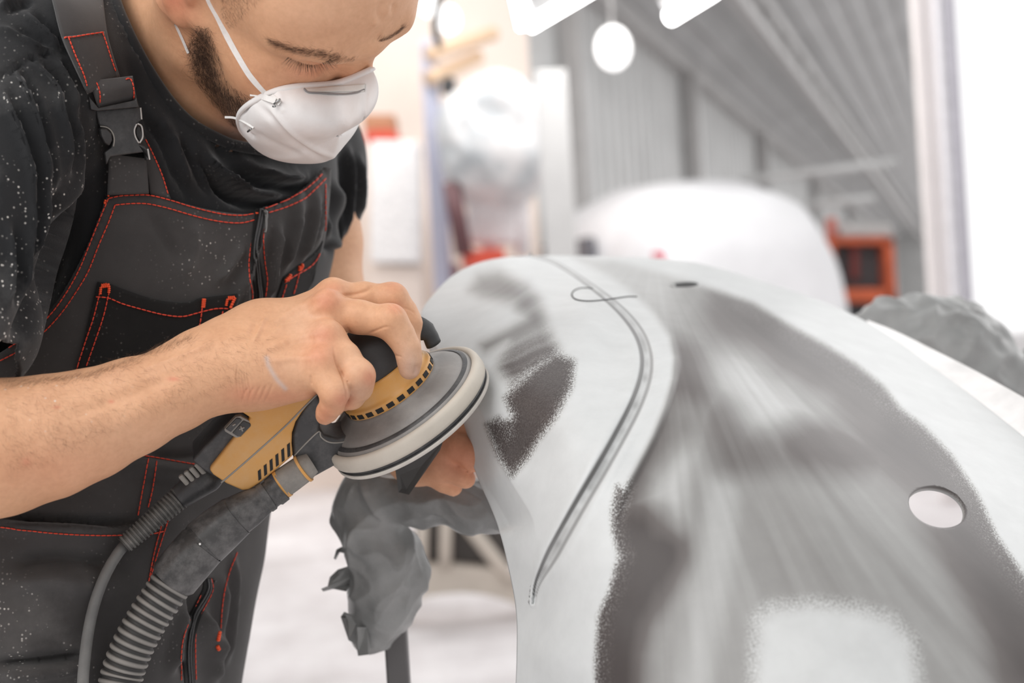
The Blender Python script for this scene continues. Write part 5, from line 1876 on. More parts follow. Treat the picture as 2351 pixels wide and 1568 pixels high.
def z1(pts): return [(300 + x / 3.358, y / 3.358) for x, y in pts]
def z2(pts): return [(x / 3.136, y / 3.136) for x, y in pts]
def z5(pts): return [(x / 2.612, 400 + y / 2.612) for x, y in pts]
def z6(pts): return [(x / 2.76, 1000 + y / 2.76) for x, y in pts]


def make_shirt():
    f = torso_field(0.0, True, False)
    V, Q = f.surface()
    V = relax(V, Q, 2, 0.5)
    tree = tree_of(V, Q)
    n = normals_of(V, Q)
    R = 0.0055
    items = []
    # right sleeve and shoulder: ridges with valleys beside them
    for ln, w, a in ((z2([(110, 490), (190, 650), (240, 780), (290, 1000), (330, 1200), (350, 1400)]), 7, R), (z2([(260, 440), (400, 620), (440, 800), (480, 1000), (495, 1250)]), 8, R),
                     (z2([(30, 660), (100, 850), (170, 1050), (220, 1250), (240, 1450)]), 8, R * 1.1), (z2([(0, 200), (120, 240), (300, 330), (480, 370)]), 8, R * 1.2),
                     (z2([(190, 100), (330, 220), (440, 340)]), 8, R), (z2([(400, 420), (520, 640), (560, 800)]), 8, R * 0.8), (z2([(0, 60), (80, 20), (160, 0)]), 9, R),
                     ([(75, 446), (72, 520), (62, 600), (60, 680)], 9, R), ([(20, 520), (30, 600), (25, 700)], 9, R * 0.8), ([(112, 446), (105, 520), (95, 590)], 8, R * 0.7),
                     ([(170, 250), (185, 330), (180, 420), (160, 500)], 9, R * 0.8)):
        items.append((ln, w, a))
        items.append(([(x + 17, y + 2) for x, y in ln], w, -a * 0.9))
    items += [(z2([(-60, 580), (35, 520), (110, 480), (220, 420), (330, 385), (400, 360)]), 3.0, -0.004),
              ([(175, 470), (150, 560), (120, 640), (80, 720), (40, 790)], 20, -0.012), ([(150, 420), (130, 520), (100, 620), (75, 700)], 14, -0.010)]
    # chest bunching under the chin
    for ln, w, a in ((z1([(490, 1080), (560, 1200), (640, 1300), (760, 1420), (900, 1500)]), 9, 0.008), (z1([(790, 1230), (950, 1300), (1150, 1375), (1330, 1365)]), 11, 0.011),
                     (z1([(620, 1030), (750, 1115), (900, 1120), (1050, 1180)]), 8, 0.008), (z1([(230, 900), (330, 1100), (400, 1300), (450, 1450)]), 9, 0.006), (z1([(640, 1300), (800, 1440), (1000, 1500), (1200, 1490)]), 12, 0.009),
                     (z1([(360, 960), (470, 1150), (560, 1330), (640, 1430)]), 8, 0.005), ([(345, 250), (385, 330), (410, 400)], 10, 0.006), ([(300, 120), (330, 210), (350, 300)], 10, 0.004)):
        items.append((ln, w, a))
        items.append(([(x - 3, y + 24) for x, y in ln], w * 1.1, -a * 0.8))
    # left sleeve
    for ln, w, a in (([(800, 340), (806, 400), (800, 470), (790, 540)], 7, 0.006), ([(826, 360), (832, 430), (826, 500)], 6, 0.005), ([(770, 420), (780, 500), (772, 580)], 8, 0.006), ([(752, 500), (765, 560), (800, 580)], 8, 0.004)):
        items.append((ln, w, a)); items.append(([(x - 15, y) for x, y in ln], w, -a * 0.8))
    V = folds(V, n, [(a, b, c * 1.25) for a, b, c in items])
    V = V + normals_of(V, Q) * (vnoise(V, 30, 11) * 0.0012 + vnoise(V * np.array([1, 1, 0.5]), 14, 12) * 0.002)[:, None]
    X, Y, D = pix(V)
    n = normals_of(V, Q)
    front = ((CAM - V) * n).sum(1) > -0.0
    L = (V - P(300, 200, 1.12)) @ TF
    inside = in_poly(X, Y, COLLAR) & (front | (Y < 60)) & (D < 1.22)
    keep = ~inside
    # sleeve ends and waist stay open edges
    keep &= ~((X < 40) & (Y > 788) & (D < 1.0)) & ~(V[:, 2] < P(200, 1160, 1.12)[2])
    a, b = P(702, 420, 1.30), P(708, 568, 1.29)
    keep &= ~((((V - P(790, 584, 1.29)) @ (b - a)) > 0) & (D > 1.215) & (X > 560))
    HEM = [(745, 610), (775, 602), (805, 585), (832, 560)]
    V, Q = cut_front(V, Q, keep, [COLLAR], 14)
    V2, Q2 = thicken(V, Q, 0.0025)
    o = raw_mesh('t_shirt', V2, Q2, M_SHIRT, PERSON)
    X, Y, D = pix(V2)
    d = 0.06 + 1.5 * sstep(260, 60, X) * sstep(60, 330, Y) + 0.25 * sstep(500, 200, X)
    set_attr(o, 'dust', np.clip(d, 0, 2))
    # ribbed neckband
    c, nn = hits(tree, spline(COLLAR[1:14], 90), 0.001)
    cl = relaxed(c, 5)
    Vc, Fc = tube_mesh(cl, 0.0042, 10)
    ob = mesh_obj('neckband', Vc, Fc, M_SHIRT, o)
    set_attr(ob, 'dust', np.full(len(Vc), 0.2))
    return o, tree


def relaxed(c, it):
    c = c.copy()
    for _ in range(it): c[1:-1] = 0.5 * c[1:-1] + 0.25 * (c[:-2] + c[2:])
    return c


SHIRT, SHIRT_TREE = make_shirt()

BIB_TOP = [(245, 451), (262, 443), (300, 444), (340, 447), (400, 461), (470, 479), (540, 490), (590, 489), (606, 478), (645, 466), (700, 432), (735, 398), (760, 373)]
BIB_LEFT = [(245, 451), (228, 498), (203, 560), (172, 622), (132, 690), (82, 748), (30, 790), (-30, 826), (-120, 862), (-300, 900)]
BIB_RIGHT = [(760, 373), (759, 430), (753, 500), (745, 556), (730, 605), (715, 655), (700, 720)]


def make_overalls():
    f = torso_field(0.0065, False, True)
    V, Q = f.surface()
    V = relax(V, Q, 2, 0.5)
    n = normals_of(V, Q)
    items = []
    for ln, w, a in (([(600, 520), (575, 600), (560, 680), (575, 740)], 12, 0.006), ([(640, 520), (625, 600), (615, 690)], 9, 0.007), ([(690, 450), (672, 540), (650, 620)], 9, 0.006), ([(725, 430), (712, 520), (690, 600)], 8, 0.006),
                     ([(560, 560), (530, 610), (500, 650)], 10, 0.004), ([(740, 420), (736, 500), (722, 570)], 7, 0.004), ([(565, 620), (545, 660), (530, 720), (545, 760)], 10, 0.005),
                     ([(340, 470), (370, 530), (410, 600)], 14, -0.0022), ([(440, 500), (450, 560), (430, 640)], 14, 0.003),
                     ([(0, 1185), (100, 1190), (220, 1196), (310, 1196)], 9, -0.009), ([(0, 1210), (120, 1216), (260, 1222)], 14, 0.006), ([(30, 1290), (150, 1280), (270, 1300)], 22, -0.008), ([(20, 1340), (120, 1330), (240, 1350)], 24, 0.005),
                     ([(-10, 1525), (90, 1518), (200, 1505)], 10, -0.009), ([(0, 1552), (100, 1548), (200, 1530)], 14, 0.006), ([(330, 1040), (400, 1050), (470, 1040), (540, 1010)], 12, -0.003), ([(300, 1075), (400, 1080), (470, 1070)], 16, 0.005),
                     ([(455, 1400), (470, 1480), (480, 1568)], 14, 0.009), ([(505, 1330), (495, 1420), (470, 1500)], 10, 0.006), ([(530, 1280), (528, 1400), (512, 1520)], 8, 0.005), ([(430, 1400), (405, 1460), (390, 1540)], 10, 0.006),
                     ([(452, 1330), (442, 1400), (420, 1460), (418, 1540)], 12, -0.006)):
        items.append((ln, w, a))
    V = folds(V, n, [(a, b, c * 1.45) for a, b, c in items])
    V = V + normals_of(V, Q) * (vnoise(V, 24, 21) * 0.0012 + vnoise(V, 9, 22) * 0.002)[:, None]
    X, Y, D = pix(V)
    n = normals_of(V, Q)
    front = ((CAM - V) * n).sum(1) > 0
    poly = BIB_LEFT[::-1] + BIB_TOP[1:] + BIB_RIGHT[1:] + [(690, 760), (900, 800), (900, 2200), (-700, 2200), (-700, 900)]
    keep = (in_poly(X, Y, poly) & front) | (~front & (V[:, 2] < P(300, 900, 1.12)[2])) | (~front & in_poly(X, Y, poly) & ((V - P(372, 430, 1.135)) @ TF > -0.02))
    V, Q = cut_front(V, Q, keep, [BIB_LEFT, BIB_TOP, BIB_RIGHT], 14)
    tree = tree_of(V, Q)
    V2, Q2 = thicken(V, Q, 0.0022)
    o = raw_mesh('overalls', V2, Q2, M_BIB, PERSON)
    X, Y, D = pix(V2)
    d = 0.05 + 2.4 * np.exp(-((X - 130) / 150) ** 2 - ((Y - 1440) / 110) ** 2) + 1.1 * np.exp(-((X - 480) / 70) ** 2 - ((Y - 590) / 80) ** 2) + 0.5 * np.exp(-((X - 420) / 60) ** 2 - ((Y - 1240) / 60) ** 2)
    set_attr(o, 'dust', np.clip(d, 0, 2.4))
    return o, tree


OVERALLS, BIB_TREE = make_overalls()
BR = (1.0, 0.35)


def patch(name, left, right, tree, off, thick, mat, parent, nu=24, nv=30, dust=0.1, bulge=None, reach=BR, smooth_it=2):
    """a piece of cloth lying on a surface between two drawn edges"""
    L = spline(left, nv); R = spline(right, nv)
    u = np.linspace(0, 1, nu)
    X = L[:, None, 0] + (R[:, None, 0] - L[:, None, 0]) * u; Y = L[:, None, 1] + (R[:, None, 1] - L[:, None, 1]) * u
    c = np.zeros((nv, nu, 3)); nn = np.zeros((nv, nu, 3))
    dep = np.zeros((nv, nu))
    for i in range(nv):
        for j in range(nu):
            q, k = hit(tree, X[i, j], Y[i, j], 0.0, reach)
            dep[i, j] = (q - CAM) @ CF
            nn[i, j] = k
    for _ in range(smooth_it):
        pd = np.pad(dep, 1, mode='edge')
        dep = 0.4 * dep + 0.15 * (pd[:-2, 1:-1] + pd[2:, 1:-1] + pd[1:-1, :-2] + pd[1:-1, 2:])
    o_ = off + (bulge(np.linspace(0, 1, nv)[:, None], u[None]) if bulge else 0)
    c = P(X, Y, dep - o_)
    V = c.reshape(-1, 3)
    idx = np.arange(nv * nu).reshape(nv, nu)
    Q = np.stack([idx[:-1, :-1], idx[1:, :-1], idx[1:, 1:], idx[:-1, 1:]], -1).reshape(-1, 4)
    n = normals_of(V, Q)
    if ((CAM - V) * n).sum() < 0: Q = Q[:, ::-1]
    V2, Q2 = thicken(V, Q, thick)
    ob = raw_mesh(name, V2, Q2, mat, parent)
    set_attr(ob, 'dust', np.full(len(V2), dust))
    return ob, tree_of(V, Q)


def stitches(name, lines, tree, mat, parent, r=0.00050, dash=10.5, gap=1.6, lift=0.0006, reach=BR, w=1.0):
    """rows of thread: every stitch is a short raised capsule lying on the cloth"""
    for ln in lines:
        parts = []
        p = np.array(ln, float)
        L = np.hypot(*np.diff(p, axis=0).T).sum()
        s = spline(p, max(4, int(L / 4)))
        q, _ = hits(tree, s, lift, reach)
        q = relaxed(q, 2)
        cum = np.r_[0, np.cumsum(np.hypot(np.diff(s[:, 0]), np.diff(s[:, 1])))]
        t = 0.0
        while t + dash <= cum[-1] + 1e-6 or t == 0.0:
            u = np.linspace(t, min(t + dash, cum[-1]), 5)
            path = np.stack([np.interp(u, cum, q[:, k]) for k in range(3)], 1)
            if np.linalg.norm(path[-1] - path[0]) > 1e-4:
                parts.append(tube_mesh(path, r * np.array([0.7, 1, 1.05, 1, 0.7]), 6))
            t += dash + gap
        V, F = merge(parts)
        mesh_obj(name, V, F, mat, parent)


# pocket panels, darker than the bib
PK_L = z5([(585, 645), (575, 760), (530, 920), (480, 1080), (430, 1240), (400, 1360)])
PK_R = z5([(1422, 716), (1400, 800), (1340, 920), (1280, 1050), (1220, 1180), (1180, 1290)])
def pk_bulge(v, u): return 0.0012 * np.sin(np.pi * u)
PKT_TOP = z5([(585, 645), (660, 658), (750, 692), (900, 742), (1050, 768), (1150, 765), (1200, 742), (1300, 730), (1422, 716)])


def panel_from_top(name, top, bottom, tree, off, thick, mat, parent, nu=40, nv=26, dust=0.12):
    """cloth panel whose rows run from a drawn top edge to a drawn bottom edge"""
    return patch(name, top, bottom, tree, off, thick, mat, parent, nu=nv, nv=nu, dust=dust)


POCKET, POCKET_TREE = panel_from_top('chest_pocket', PKT_TOP, z5([(440, 1260), (520, 1265), (620, 1275), (760, 1290), (900, 1290), (1000, 1270), (1080, 1240), (1150, 1200), (1230, 1150)]), BIB_TREE, 0.0026, 0.0018, M_PANEL, OVERALLS)
p2, P2_TREE = panel_from_top('chest_pocket', z5([(1700, 625), (1740, 590), (1800, 545), (1860, 500), (1905, 455), (1940, 400)]), z5([(1630, 830), (1680, 800), (1740, 770), (1800, 740), (1850, 700), (1880, 640)]), BIB_TREE, 0.0024, 0.0016, M_PANEL, OVERALLS, nu=20, nv=14)

stitches('stitching', [z5(q) for q in (
    [(650, 145), (720, 130), (800, 126), (890, 125), (1000, 150), (1090, 178), (1180, 205), (1330, 238), (1450, 246), (1530, 233)],
    [(690, 185), (790, 176), (890, 178), (1010, 205), (1180, 255), (1330, 285), (1450, 291), (1550, 266)],
    [(650, 145), (600, 262), (540, 412), (480, 560), (410, 690), (320, 820), (220, 922), (100, 1010), (30, 1055)],
    [(690, 185), (650, 290), (590, 430), (530, 580), (460, 700), (370, 830), (260, 950), (130, 1050), (0, 1120)],
    [(1580, 190), (1700, 160), (1800, 110), (1880, 50), (1935, -8)], [(1610, 230), (1720, 195), (1820, 150), (1900, 80), (1966, 10)],
    [(1555, 290), (1512, 400), (1495, 520), (1500, 640), (1512, 740), (1488, 830)], [(1580, 330), (1576, 420), (1590, 540), (1605, 640), (1588, 760)],
    [(1700, 705), (1668, 790), (1640, 870)], [(1950, 60), (1950, 300), (1945, 355)])], BIB_TREE, M_STITCH, OVERALLS)
stitches('stitching', [z5(q) for q in (
    [(575, 735), (650, 742), (730, 775), (850, 810), (980, 842), (1090, 853), (1180, 832), (1290, 806), (1390, 806)],
    [(600, 700), (560, 860), (510, 1010), (455, 1180)], [(655, 700), (620, 850), (570, 1000), (510, 1170)],
    [(1210, 800), (1200, 880), (1180, 965)], [(1335, 820), (1325, 880), (1308, 940)], [(1390, 800), (1370, 870), (1345, 920)])], POCKET_TREE, M_STITCH, POCKET)
stitches('stitching', [z5(q) for q in ([(1705, 650), (1760, 612), (1850, 560), (1895, 515), (1925, 455)], [(1715, 660), (1690, 740), (1665, 800)], [(1790, 600), (1770, 680), (1750, 740)])], P2_TREE, M_STITCH, p2)
stitches('bar_tack', [z5(q) for q in ([(600, 720), (606, 668)], [(606, 666), (660, 656)], [(660, 658), (650, 715)], [(604, 676), (658, 668)], [(1212, 800), (1218, 740)], [(1220, 800), (1226, 742)],
                                      [(1356, 790), (1366, 740)], [(1366, 740), (1414, 738)], [(1412, 740), (1396, 800)], [(1366, 748), (1410, 746)])], POCKET_TREE, M_TACK, POCKET, 0.0011, 4.0, 0.3)
stitches('bar_tack', [z5(q) for q in ([(1708, 640), (1722, 592)], [(1722, 640), (1742, 594)], [(1790, 580), (1806, 522)], [(1798, 575), (1828, 520)])], P2_TREE, M_TACK, p2, 0.0013, 4.0, 0.3)
stitches('stitching', [z6(q) for q in (
    [(-60, 575), (0, 580), (200, 602), (400, 620), (580, 628), (760, 632), (950, 625), (1060, 600)], [(850, 118), (1000, 145), (1200, 180), (1300, 190)],
    [(940, 150), (900, 350), (870, 520)], [(992, 165), (962, 350), (930, 480)], [(1068, 520), (1010, 700), (950, 900)], [(1028, 540), (975, 740), (938, 930)],
    [(1335, 905), (1345, 980), (1280, 1120), (1240, 1240), (1235, 1400), (1240, 1568)], [(1270, 1010), (1180, 1220), (1150, 1350), (1145, 1568)],
    [(1500, 740), (1440, 900), (1410, 1060), (1395, 1240)])], BIB_TREE, M_STITCH, OVERALLS, 0.0005)
# tacks at the top corner of the bib
stitches('bar_tack', [z5(q) for q in ([(632, 122), (640, 150)], [(622, 150), (632, 165)], [(615, 170), (625, 185)], [(1515, 205), (1550, 235)])], BIB_TREE, M_TACK, OVERALLS, 0.0008, 6, 1)
stitches('bar_tack', [z6(q) for q in ([(1388, 1240), (1380, 1300)], [(1375, 1330), (1390, 1360)])], BIB_TREE, M_TACK, OVERALLS, 0.0016, 5, 0.3)


def zipper(name, ln, tree, parent, w=13):
    s = spline(ln, 90)
    t = np.gradient(s, axis=0); t /= np.linalg.norm(t, axis=1)[:, None]
    nrm = np.stack([-t[:, 1], t[:, 0]], 1)
    ob, tr = patch(name, s - nrm * w, s + nrm * w, tree, 0.0012, 0.001, M_PANEL, parent, nu=8, nv=60, dust=0.05)
    parts = []
    for k in range(0, 90):
        for sg in (-1, 1):
            x, y = s[k] + nrm[k] * sg * 2.6
            q, nn = hit(tr, x, y, 0.0008, BR)
            bm_pts = frame_from(nn, np.r_[0, 0, 1])
            parts.append(tube_mesh([q - bm_pts[:, 0] * 0.0007, q + bm_pts[:, 0] * 0.0007], 0.0008, 6))
    V, F = merge(parts)
    mesh_obj('zip_teeth', V, F, plain('zip_plastic', (0.06, 0.06, 0.062), 0.4, 0, 0.2, 300), ob)
    return ob, tr


zp, ZT = zipper('zipper', z5([(1567, 210), (1548, 330), (1535, 440), (1535, 520), (1550, 640), (1560, 740), (1530, 850)]), BIB_TREE, OVERALLS, 12)
# zip pull at the top
q, nn = hits(ZT, spline(z5([(1575, 205), (1582, 270), (1578, 345), (1580, 400)]), 12), 0.003, BR)
V, F = tube_mesh(q, np.array([.0012, .0015, .0015, .0013, .001, .001, .001, .001, .001, .001, .001, .0008]), 8)
mesh_obj('zip_pull', V, F, plain('worn_metal', (0.16, 0.155, 0.15), 0.4, 0.5), zp)
zipper('fly_zipper', z6([(1320, 905), (1318, 985), (1240, 1140), (1205, 1270), (1195, 1400), (1205, 1600)]), BIB_TREE, OVERALLS, 13)

# ---- strap, webbing and buckle of the right shoulder
SR_ = (0.98, 0.25)
st_L = [(70, -150), (108, -60), (123, 0), (143, 80), (172, 145), (206, 214)]
st_R = [(215, -150), (232, -60), (237, 0), (246, 72), (258, 120), (276, 178)]
strap, STRAP_T = patch('strap', st_L, st_R, SHIRT_TREE, 0.007, 0.003, M_BIB, OVERALLS, 20, 30, 0.25, None, SR_)
upper, UP_T = patch('strap_end', [(145, 84), (168, 140), (206, 212)], [(240, 72), (252, 118), (272, 176)], STRAP_T, 0.002, 0.002, M_BIB, strap, 16, 18, 0.25, None, SR_)
stitches('stitching', [z2([(455, 258), (500, 270), (640, 248), (750, 232)]), z2([(490, 268), (545, 410), (600, 540), (630, 640)]), z2([(735, 236), (762, 310), (802, 435), (835, 530)])], UP_T, M_STITCH, strap, 0.00052, 9, 1.5, 0.0006, SR_)
flapb, FLB_T = patch('strap_underside', [(300, 285), (318, 340), (338, 400), (345, 446)], [(326, 300), (345, 338), (370, 396), (393, 458)], SHIRT_TREE, 0.005, 0.002, M_BIB, OVERALLS, 10, 16, 0.2, None, SR_)
stitches('stitching', [[(334, 320), (352, 356), (372, 402), (387, 450)]], FLB_T, M_STITCH, flapb, 0.00052, 9, 1.5, 0.0006, SR_)
web, WEB_T = patch('webbing', [(251, 352), (250, 385), (248, 418), (246, 447)], [(334, 346), (337, 380), (340, 415), (342, 444)], SHIRT_TREE, 0.012, 0.0022, M_BIB, OVERALLS, 12, 16, 0.3, None, SR_)


def plate(name, outline, tree, off, thick, mat, parent, bev=0.0012):
    """moulded plate: an outline on the mean plane of the cloth under it, with real thickness and rounded edges"""
    q, nn = hits(tree, outline, 0.0, SR_)
    c = q.mean(0); nrm = nn.mean(0); nrm = nrm + 1.2 * (CAM - c) / np.linalg.norm(CAM - c); nrm /= np.linalg.norm(nrm)
    c = c + nrm * off
    top = [on_plane(x, y, c + nrm * thick, nrm) for x, y in outline]
    bm = bmesh.new()
    a = [bm.verts.new(v) for v in top]; b = [bm.verts.new(v - nrm * thick) for v in top]
    n = len(a)
    bm.faces.new(a); bm.faces.new(b[::-1])
    for i in range(n): bm.faces.new((a[i], b[i], b[(i + 1) % n], a[(i + 1) % n]))
    bmesh.ops.recalc_face_normals(bm, faces=bm.faces)
    es = [e for e in bm.edges if e.calc_face_angle(0) > 0.8]
    bmesh.ops.bevel(bm, geom=es, offset=bev, segments=3, affect='EDGES', profile=0.5, clamp_overlap=True)
    return bm_obj(name, bm, mat, parent, True, 40), c, nrm


body = z2([(690, 790), (850, 778), (1010, 765), (1020, 868), (985, 890), (968, 935), (975, 985), (1005, 1035), (1045, 1050), (1062, 1070), (1080, 1150), (1058, 1160), (1045, 1095), (920, 1112), (795, 1130), (768, 1190), (752, 1100), (800, 1062),
           (816, 1010), (806, 955), (770, 915), (715, 905), (700, 850)])
bk, BC, BN = plate('buckle', body, SHIRT_TREE, 0.011, 0.007, M_BUCKLE, OVERALLS)
top_bar = z2([(640, 690), (655, 790), (700, 800), (1005, 772), (985, 700), (975, 722), (712, 776)])
plate('buckle_bar', top_bar, SHIRT_TREE, 0.009, 0.006, M_BUCKLE, bk)
for ov in (z2([(722, 930), (770, 922), (808, 960), (812, 1010), (790, 1055), (755, 1030), (730, 980)]), z2([(985, 898), (1012, 905), (1028, 960), (1022, 1010), (1005, 1025), (978, 985), (970, 935)])):
    plate('release_button', ov, SHIRT_TREE, 0.0105, 0.0055, M_BUCKLE, bk)
M_EDGE = plain('pale_buckle_edge', (0.52, 0.50, 0.48), 0.35)  # pale lines along the right-hand buckle edges
for ln in (z2([(1012, 775), (1020, 860)]), z2([(985, 892), (968, 935), (975, 985), (1000, 1030)]), z2([(1005, 1030), (1028, 985), (1020, 910), (990, 890)]), z2([(1064, 1072), (1078, 1150)]), z2([(816, 1055), (822, 1000), (806, 950), (770, 918), (720, 910)])):
    s = spline(ln, 14)
    V, F = tube_mesh(np.array([on_plane(x, y, BC + BN * 0.0068, BN) for x, y in s]), 0.0006, 6)
    mesh_obj('buckle_edge', V, F, M_EDGE if ln[0][0] > 300 else M_LINE, bk)


def strap_loop():
    """end of the webbing folded round the top bar of the buckle"""
    l0, l1 = np.array(z2([(655, 580), (712, 782)])); r0, r1 = np.array(z2([(955, 545), (985, 715)]))
    V = []; nu = 14; nv = 16
    dn = SHIRT_TREE
    q0, n0 = hit(SHIRT_TREE, 262, 215, 0.0, SR_)
    nrm = n0 + (CAM - q0) / np.linalg.norm(CAM - q0); nrm /= np.linalg.norm(nrm)
    base = q0 + nrm * 0.012
    for i in range(nv):
        a = math.pi * (-0.35 + 1.25 * i / (nv - 1))          # over the top and down the front
        t = 0.5 - 0.5 * math.cos(min(max(a, 0), math.pi))
        for j in range(nu):
            u = j / (nu - 1)
            tp = l0 + (r0 - l0) * u; bt = l1 + (r1 - l1) * u
            p = tp + (bt - tp) * i / (nv - 1)
            bul = math.sin(math.pi * min(1, 0.12 + 0.88 * i / (nv - 1)))
            V.append(on_plane(p[0], p[1], base + nrm * (0.006 * bul), nrm))
    V = np.array(V)
    idx = np.arange(nv * nu).reshape(nv, nu)
    Q = np.stack([idx[:-1, :-1], idx[1:, :-1], idx[1:, 1:], idx[:-1, 1:]], -1).reshape(-1, 4)
    n = normals_of(V, Q)
    if ((CAM - V) * n).sum() < 0: Q = Q[:, ::-1]
    V2, Q2 = thicken(V, Q, 0.002)
    o = raw_mesh('webbing_loop', V2, Q2, M_BIB, OVERALLS)
    set_attr(o, 'dust', np.full(len(V2), 0.8))
    tr = tree_of(V, Q)
    stitches('stitching', [z2([(672, 575), (700, 610), (718, 680), (715, 750)]), z2([(920, 545), (950, 590), (962, 650), (960, 715)])], tr, M_STITCH, o, 0.00052, 8, 1.5, 0.0006, SR_)


strap_loop()


# ---- lower legs and boots, below the picture
def make_lower():
    V, F = [], []
    parts = []
    for (a, b, c, r) in ((P(150, 2050, 1.0), P(120, 2900, 1.02), P(110, 3500, 1.04), .075), (P(330, 2050, 1.13), P(360, 2800, 1.2), P(370, 3330, 1.22), .074)):
        pth = spline([a, b, c], 24)
        pth[-1, 2] = 0.10
        V, F = tube_mesh(pth, np.linspace(r, 0.062, 24), 24)
        o = mesh_obj('trouser_leg', V, F, M_BIB, OVERALLS)
        set_attr(o, 'dust', np.full(len(V), 0.3))
        e = pth[-1]
        f = Field(e + np.array([-0.12, -0.12, -0.13]), e + np.array([0.26, 0.16, 0.1]), 0.005)
        g = np.array([e[0], e[1], 0])
        d = np.array([TF[0], TF[1], 0]); d /= np.linalg.norm(d)
        f.cone(g + [0, 0, .06], g + [0, 0, .14], .048, .050, 0.0)
        f.cone(g - d * 0.03 + [0, 0, .045], g + d * 0.16 + [0, 0, .040], .044, .039, .03)
        VV, QQ = f.surface()
        VV[:, 2] = np.maximum(VV[:, 2], 0.001)
        raw_mesh('work_boot', VV, QQ, plain('black_boot', (0.03, 0.03, 0.03), 0.5), PERSON)


make_lower()


# ------------------------------------------------------------------ dust mask and its bands
HREACH = (0.98, 0.12)


def make_mask():
    m, nt, b = new_mat('mask_felt')
    r = ramp(nt, [(0.3, (0.80, 0.775, 0.76)), (0.7, (0.88, 0.86, 0.85))], noise(nt, 40, 5, 0.6))
    nt.links.new(r.outputs['Color'], b.inputs['Base Color'])
    b.inputs['Roughness'].default_value = 0.85
    b.inputs['Subsurface Weight'].default_value = 0.15
    b.inputs['Subsurface Radius'].default_value = (0.004, 0.004, 0.004)
    bump(nt, b, noise(nt, 700, 4, 0.7), 0.15, 0.001)
    t = thing('dust_mask', 'white moulded dust mask over the nose and mouth of the man', 'mask', tuple(HO))
    # near half of the rim lies on the face under these pixels; the far half mirrors it
    near = [(838, 150), (800, 180), (755, 187), (690, 190), (632, 203), (585, 226), (556, 252), (550, 276), (562, 302), (585, 318)]
    q, nn = hits(HEAD_TREE, near, 0.002, HREACH)
    H = w2h(q)
    H[0, 0] = 0.002
    low = np.array([[0.030, 0.078, -0.092], [0.004, 0.086, -0.093]])
    half = np.vstack([[[0.0, H[0, 1] + 0.004, H[0, 2] + 0.003]], H[1:], low])
    far = half[1:-1][::-1].copy()
    up = sstep(-0.065, -0.010, far[:, 2])
    far[:, 0] *= -(0.92 - 0.58 * up)
    far[:, 1] -= 0.016 * up * np.sin(np.linspace(0, np.pi, len(far)))
    loop = np.vstack([half, far, half[:1]])
    n = 144
    rim = spline(loop, n + 1)[:-1]
    for _ in range(3): rim = 0.5 * rim + 0.25 * (np.roll(rim, 1, 0) + np.roll(rim, -1, 0))
    c = rim.mean(0)
    apex = np.array([0.019, 0.1165, -0.030])
    farw = sstep(0.010, -0.025, rim[:, 0])[:, None]
    loww = sstep(-0.050, -0.085, rim[:, 2])[:, None]
    V = []
    m_ = 46
    for i in range(m_):
        tt = i / (m_ - 1) * math.pi / 2
        a = math.sin(tt) ** (0.88 + 0.22 * farw); k = math.cos(tt) ** 0.86
        V.append(c + (rim - c) * a + (apex - c) * k)
    V = np.array(V)
    # moulded seam ridges that run from the cheek to the chin
    flat = h2w(V.reshape(-1, 3))
    idx = np.arange(m_ * n).reshape(m_, n)
    Q = np.stack([idx[:-1], idx[1:], np.roll(idx, -1, 1)[1:], np.roll(idx, -1, 1)[:-1]], -1).reshape(-1, 4)
    nn = normals_of(flat, Q)
    if (nn * (flat - h2w(c))).sum() < 0: Q = Q[:, ::-1]; nn = -nn
    flat = flat - nn * 0
    f1, f2 = subdivide(flat, Q)
    pole = np.linalg.norm(f1 - h2w(apex), axis=1) < 0.022
    for _ in range(14): f1 = np.where(pole[:, None], relax(f1, f2, 1, 0.5), f1)
    nn = normals_of(f1, f2)
    it = [([(592, 240), (640, 290), (690, 335), (745, 368)], 7, -0.0016), ([(610, 236), (660, 292), (706, 332), (770, 362)], 6, 0.0018), ([(578, 300), (640, 335), (700, 362)], 8, -0.0012),
          ([(640, 205), (645, 235), (652, 262)], 8, 0.0012), ([(556, 262), (572, 240), (600, 222)], 4, -0.0016), ([(560, 285), (566, 300), (585, 318)], 4, -0.0014),
          ([(842, 190), (836, 240), (838, 290), (815, 340)], 7, -0.0016), ([(600, 270), (680, 300), (780, 310)], 16, 0.0012), ([(690, 250), (760, 262), (820, 250)], 18, -0.0010)]
    f1 = folds(f1, nn, it, 1.2)
    f1 = f1 + normals_of(f1, f2) * (vnoise(f1, 45, 31) * 0.0006)[:, None]
    V2, Q2 = thicken(f1, f2, 0.0018)
    raw_mesh('cup', V2, Q2, m, t)
    tr = tree_of(f1, f2)
    # pressed rim
    rp = h2w(rim)
    Vr, Fr = tube_mesh(np.vstack([rp, rp[:2]]), 0.0022, 10, False, 0.6)
    mesh_obj('rim', Vr, Fr, m, t)
    # nose clip under the felt
    band, bt = patch('nose_clip', [(700, 203), (702, 206), (705, 211)], [(838, 192), (838, 198), (836, 210)], tr, 0.0012, 0.001, plain('grey_white_clip', (0.70, 0.69, 0.66), 0.5), t, 30, 6, 0, None, (0.96, 0.15))
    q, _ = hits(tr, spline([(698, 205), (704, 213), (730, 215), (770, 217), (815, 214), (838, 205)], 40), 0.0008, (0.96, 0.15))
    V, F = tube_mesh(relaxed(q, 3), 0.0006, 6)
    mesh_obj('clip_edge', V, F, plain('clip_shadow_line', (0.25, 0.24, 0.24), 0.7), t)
    # elastic bands
    me = plain('white_elastic', (0.82, 0.81, 0.79), 0.7, 0, 0.05, 300)

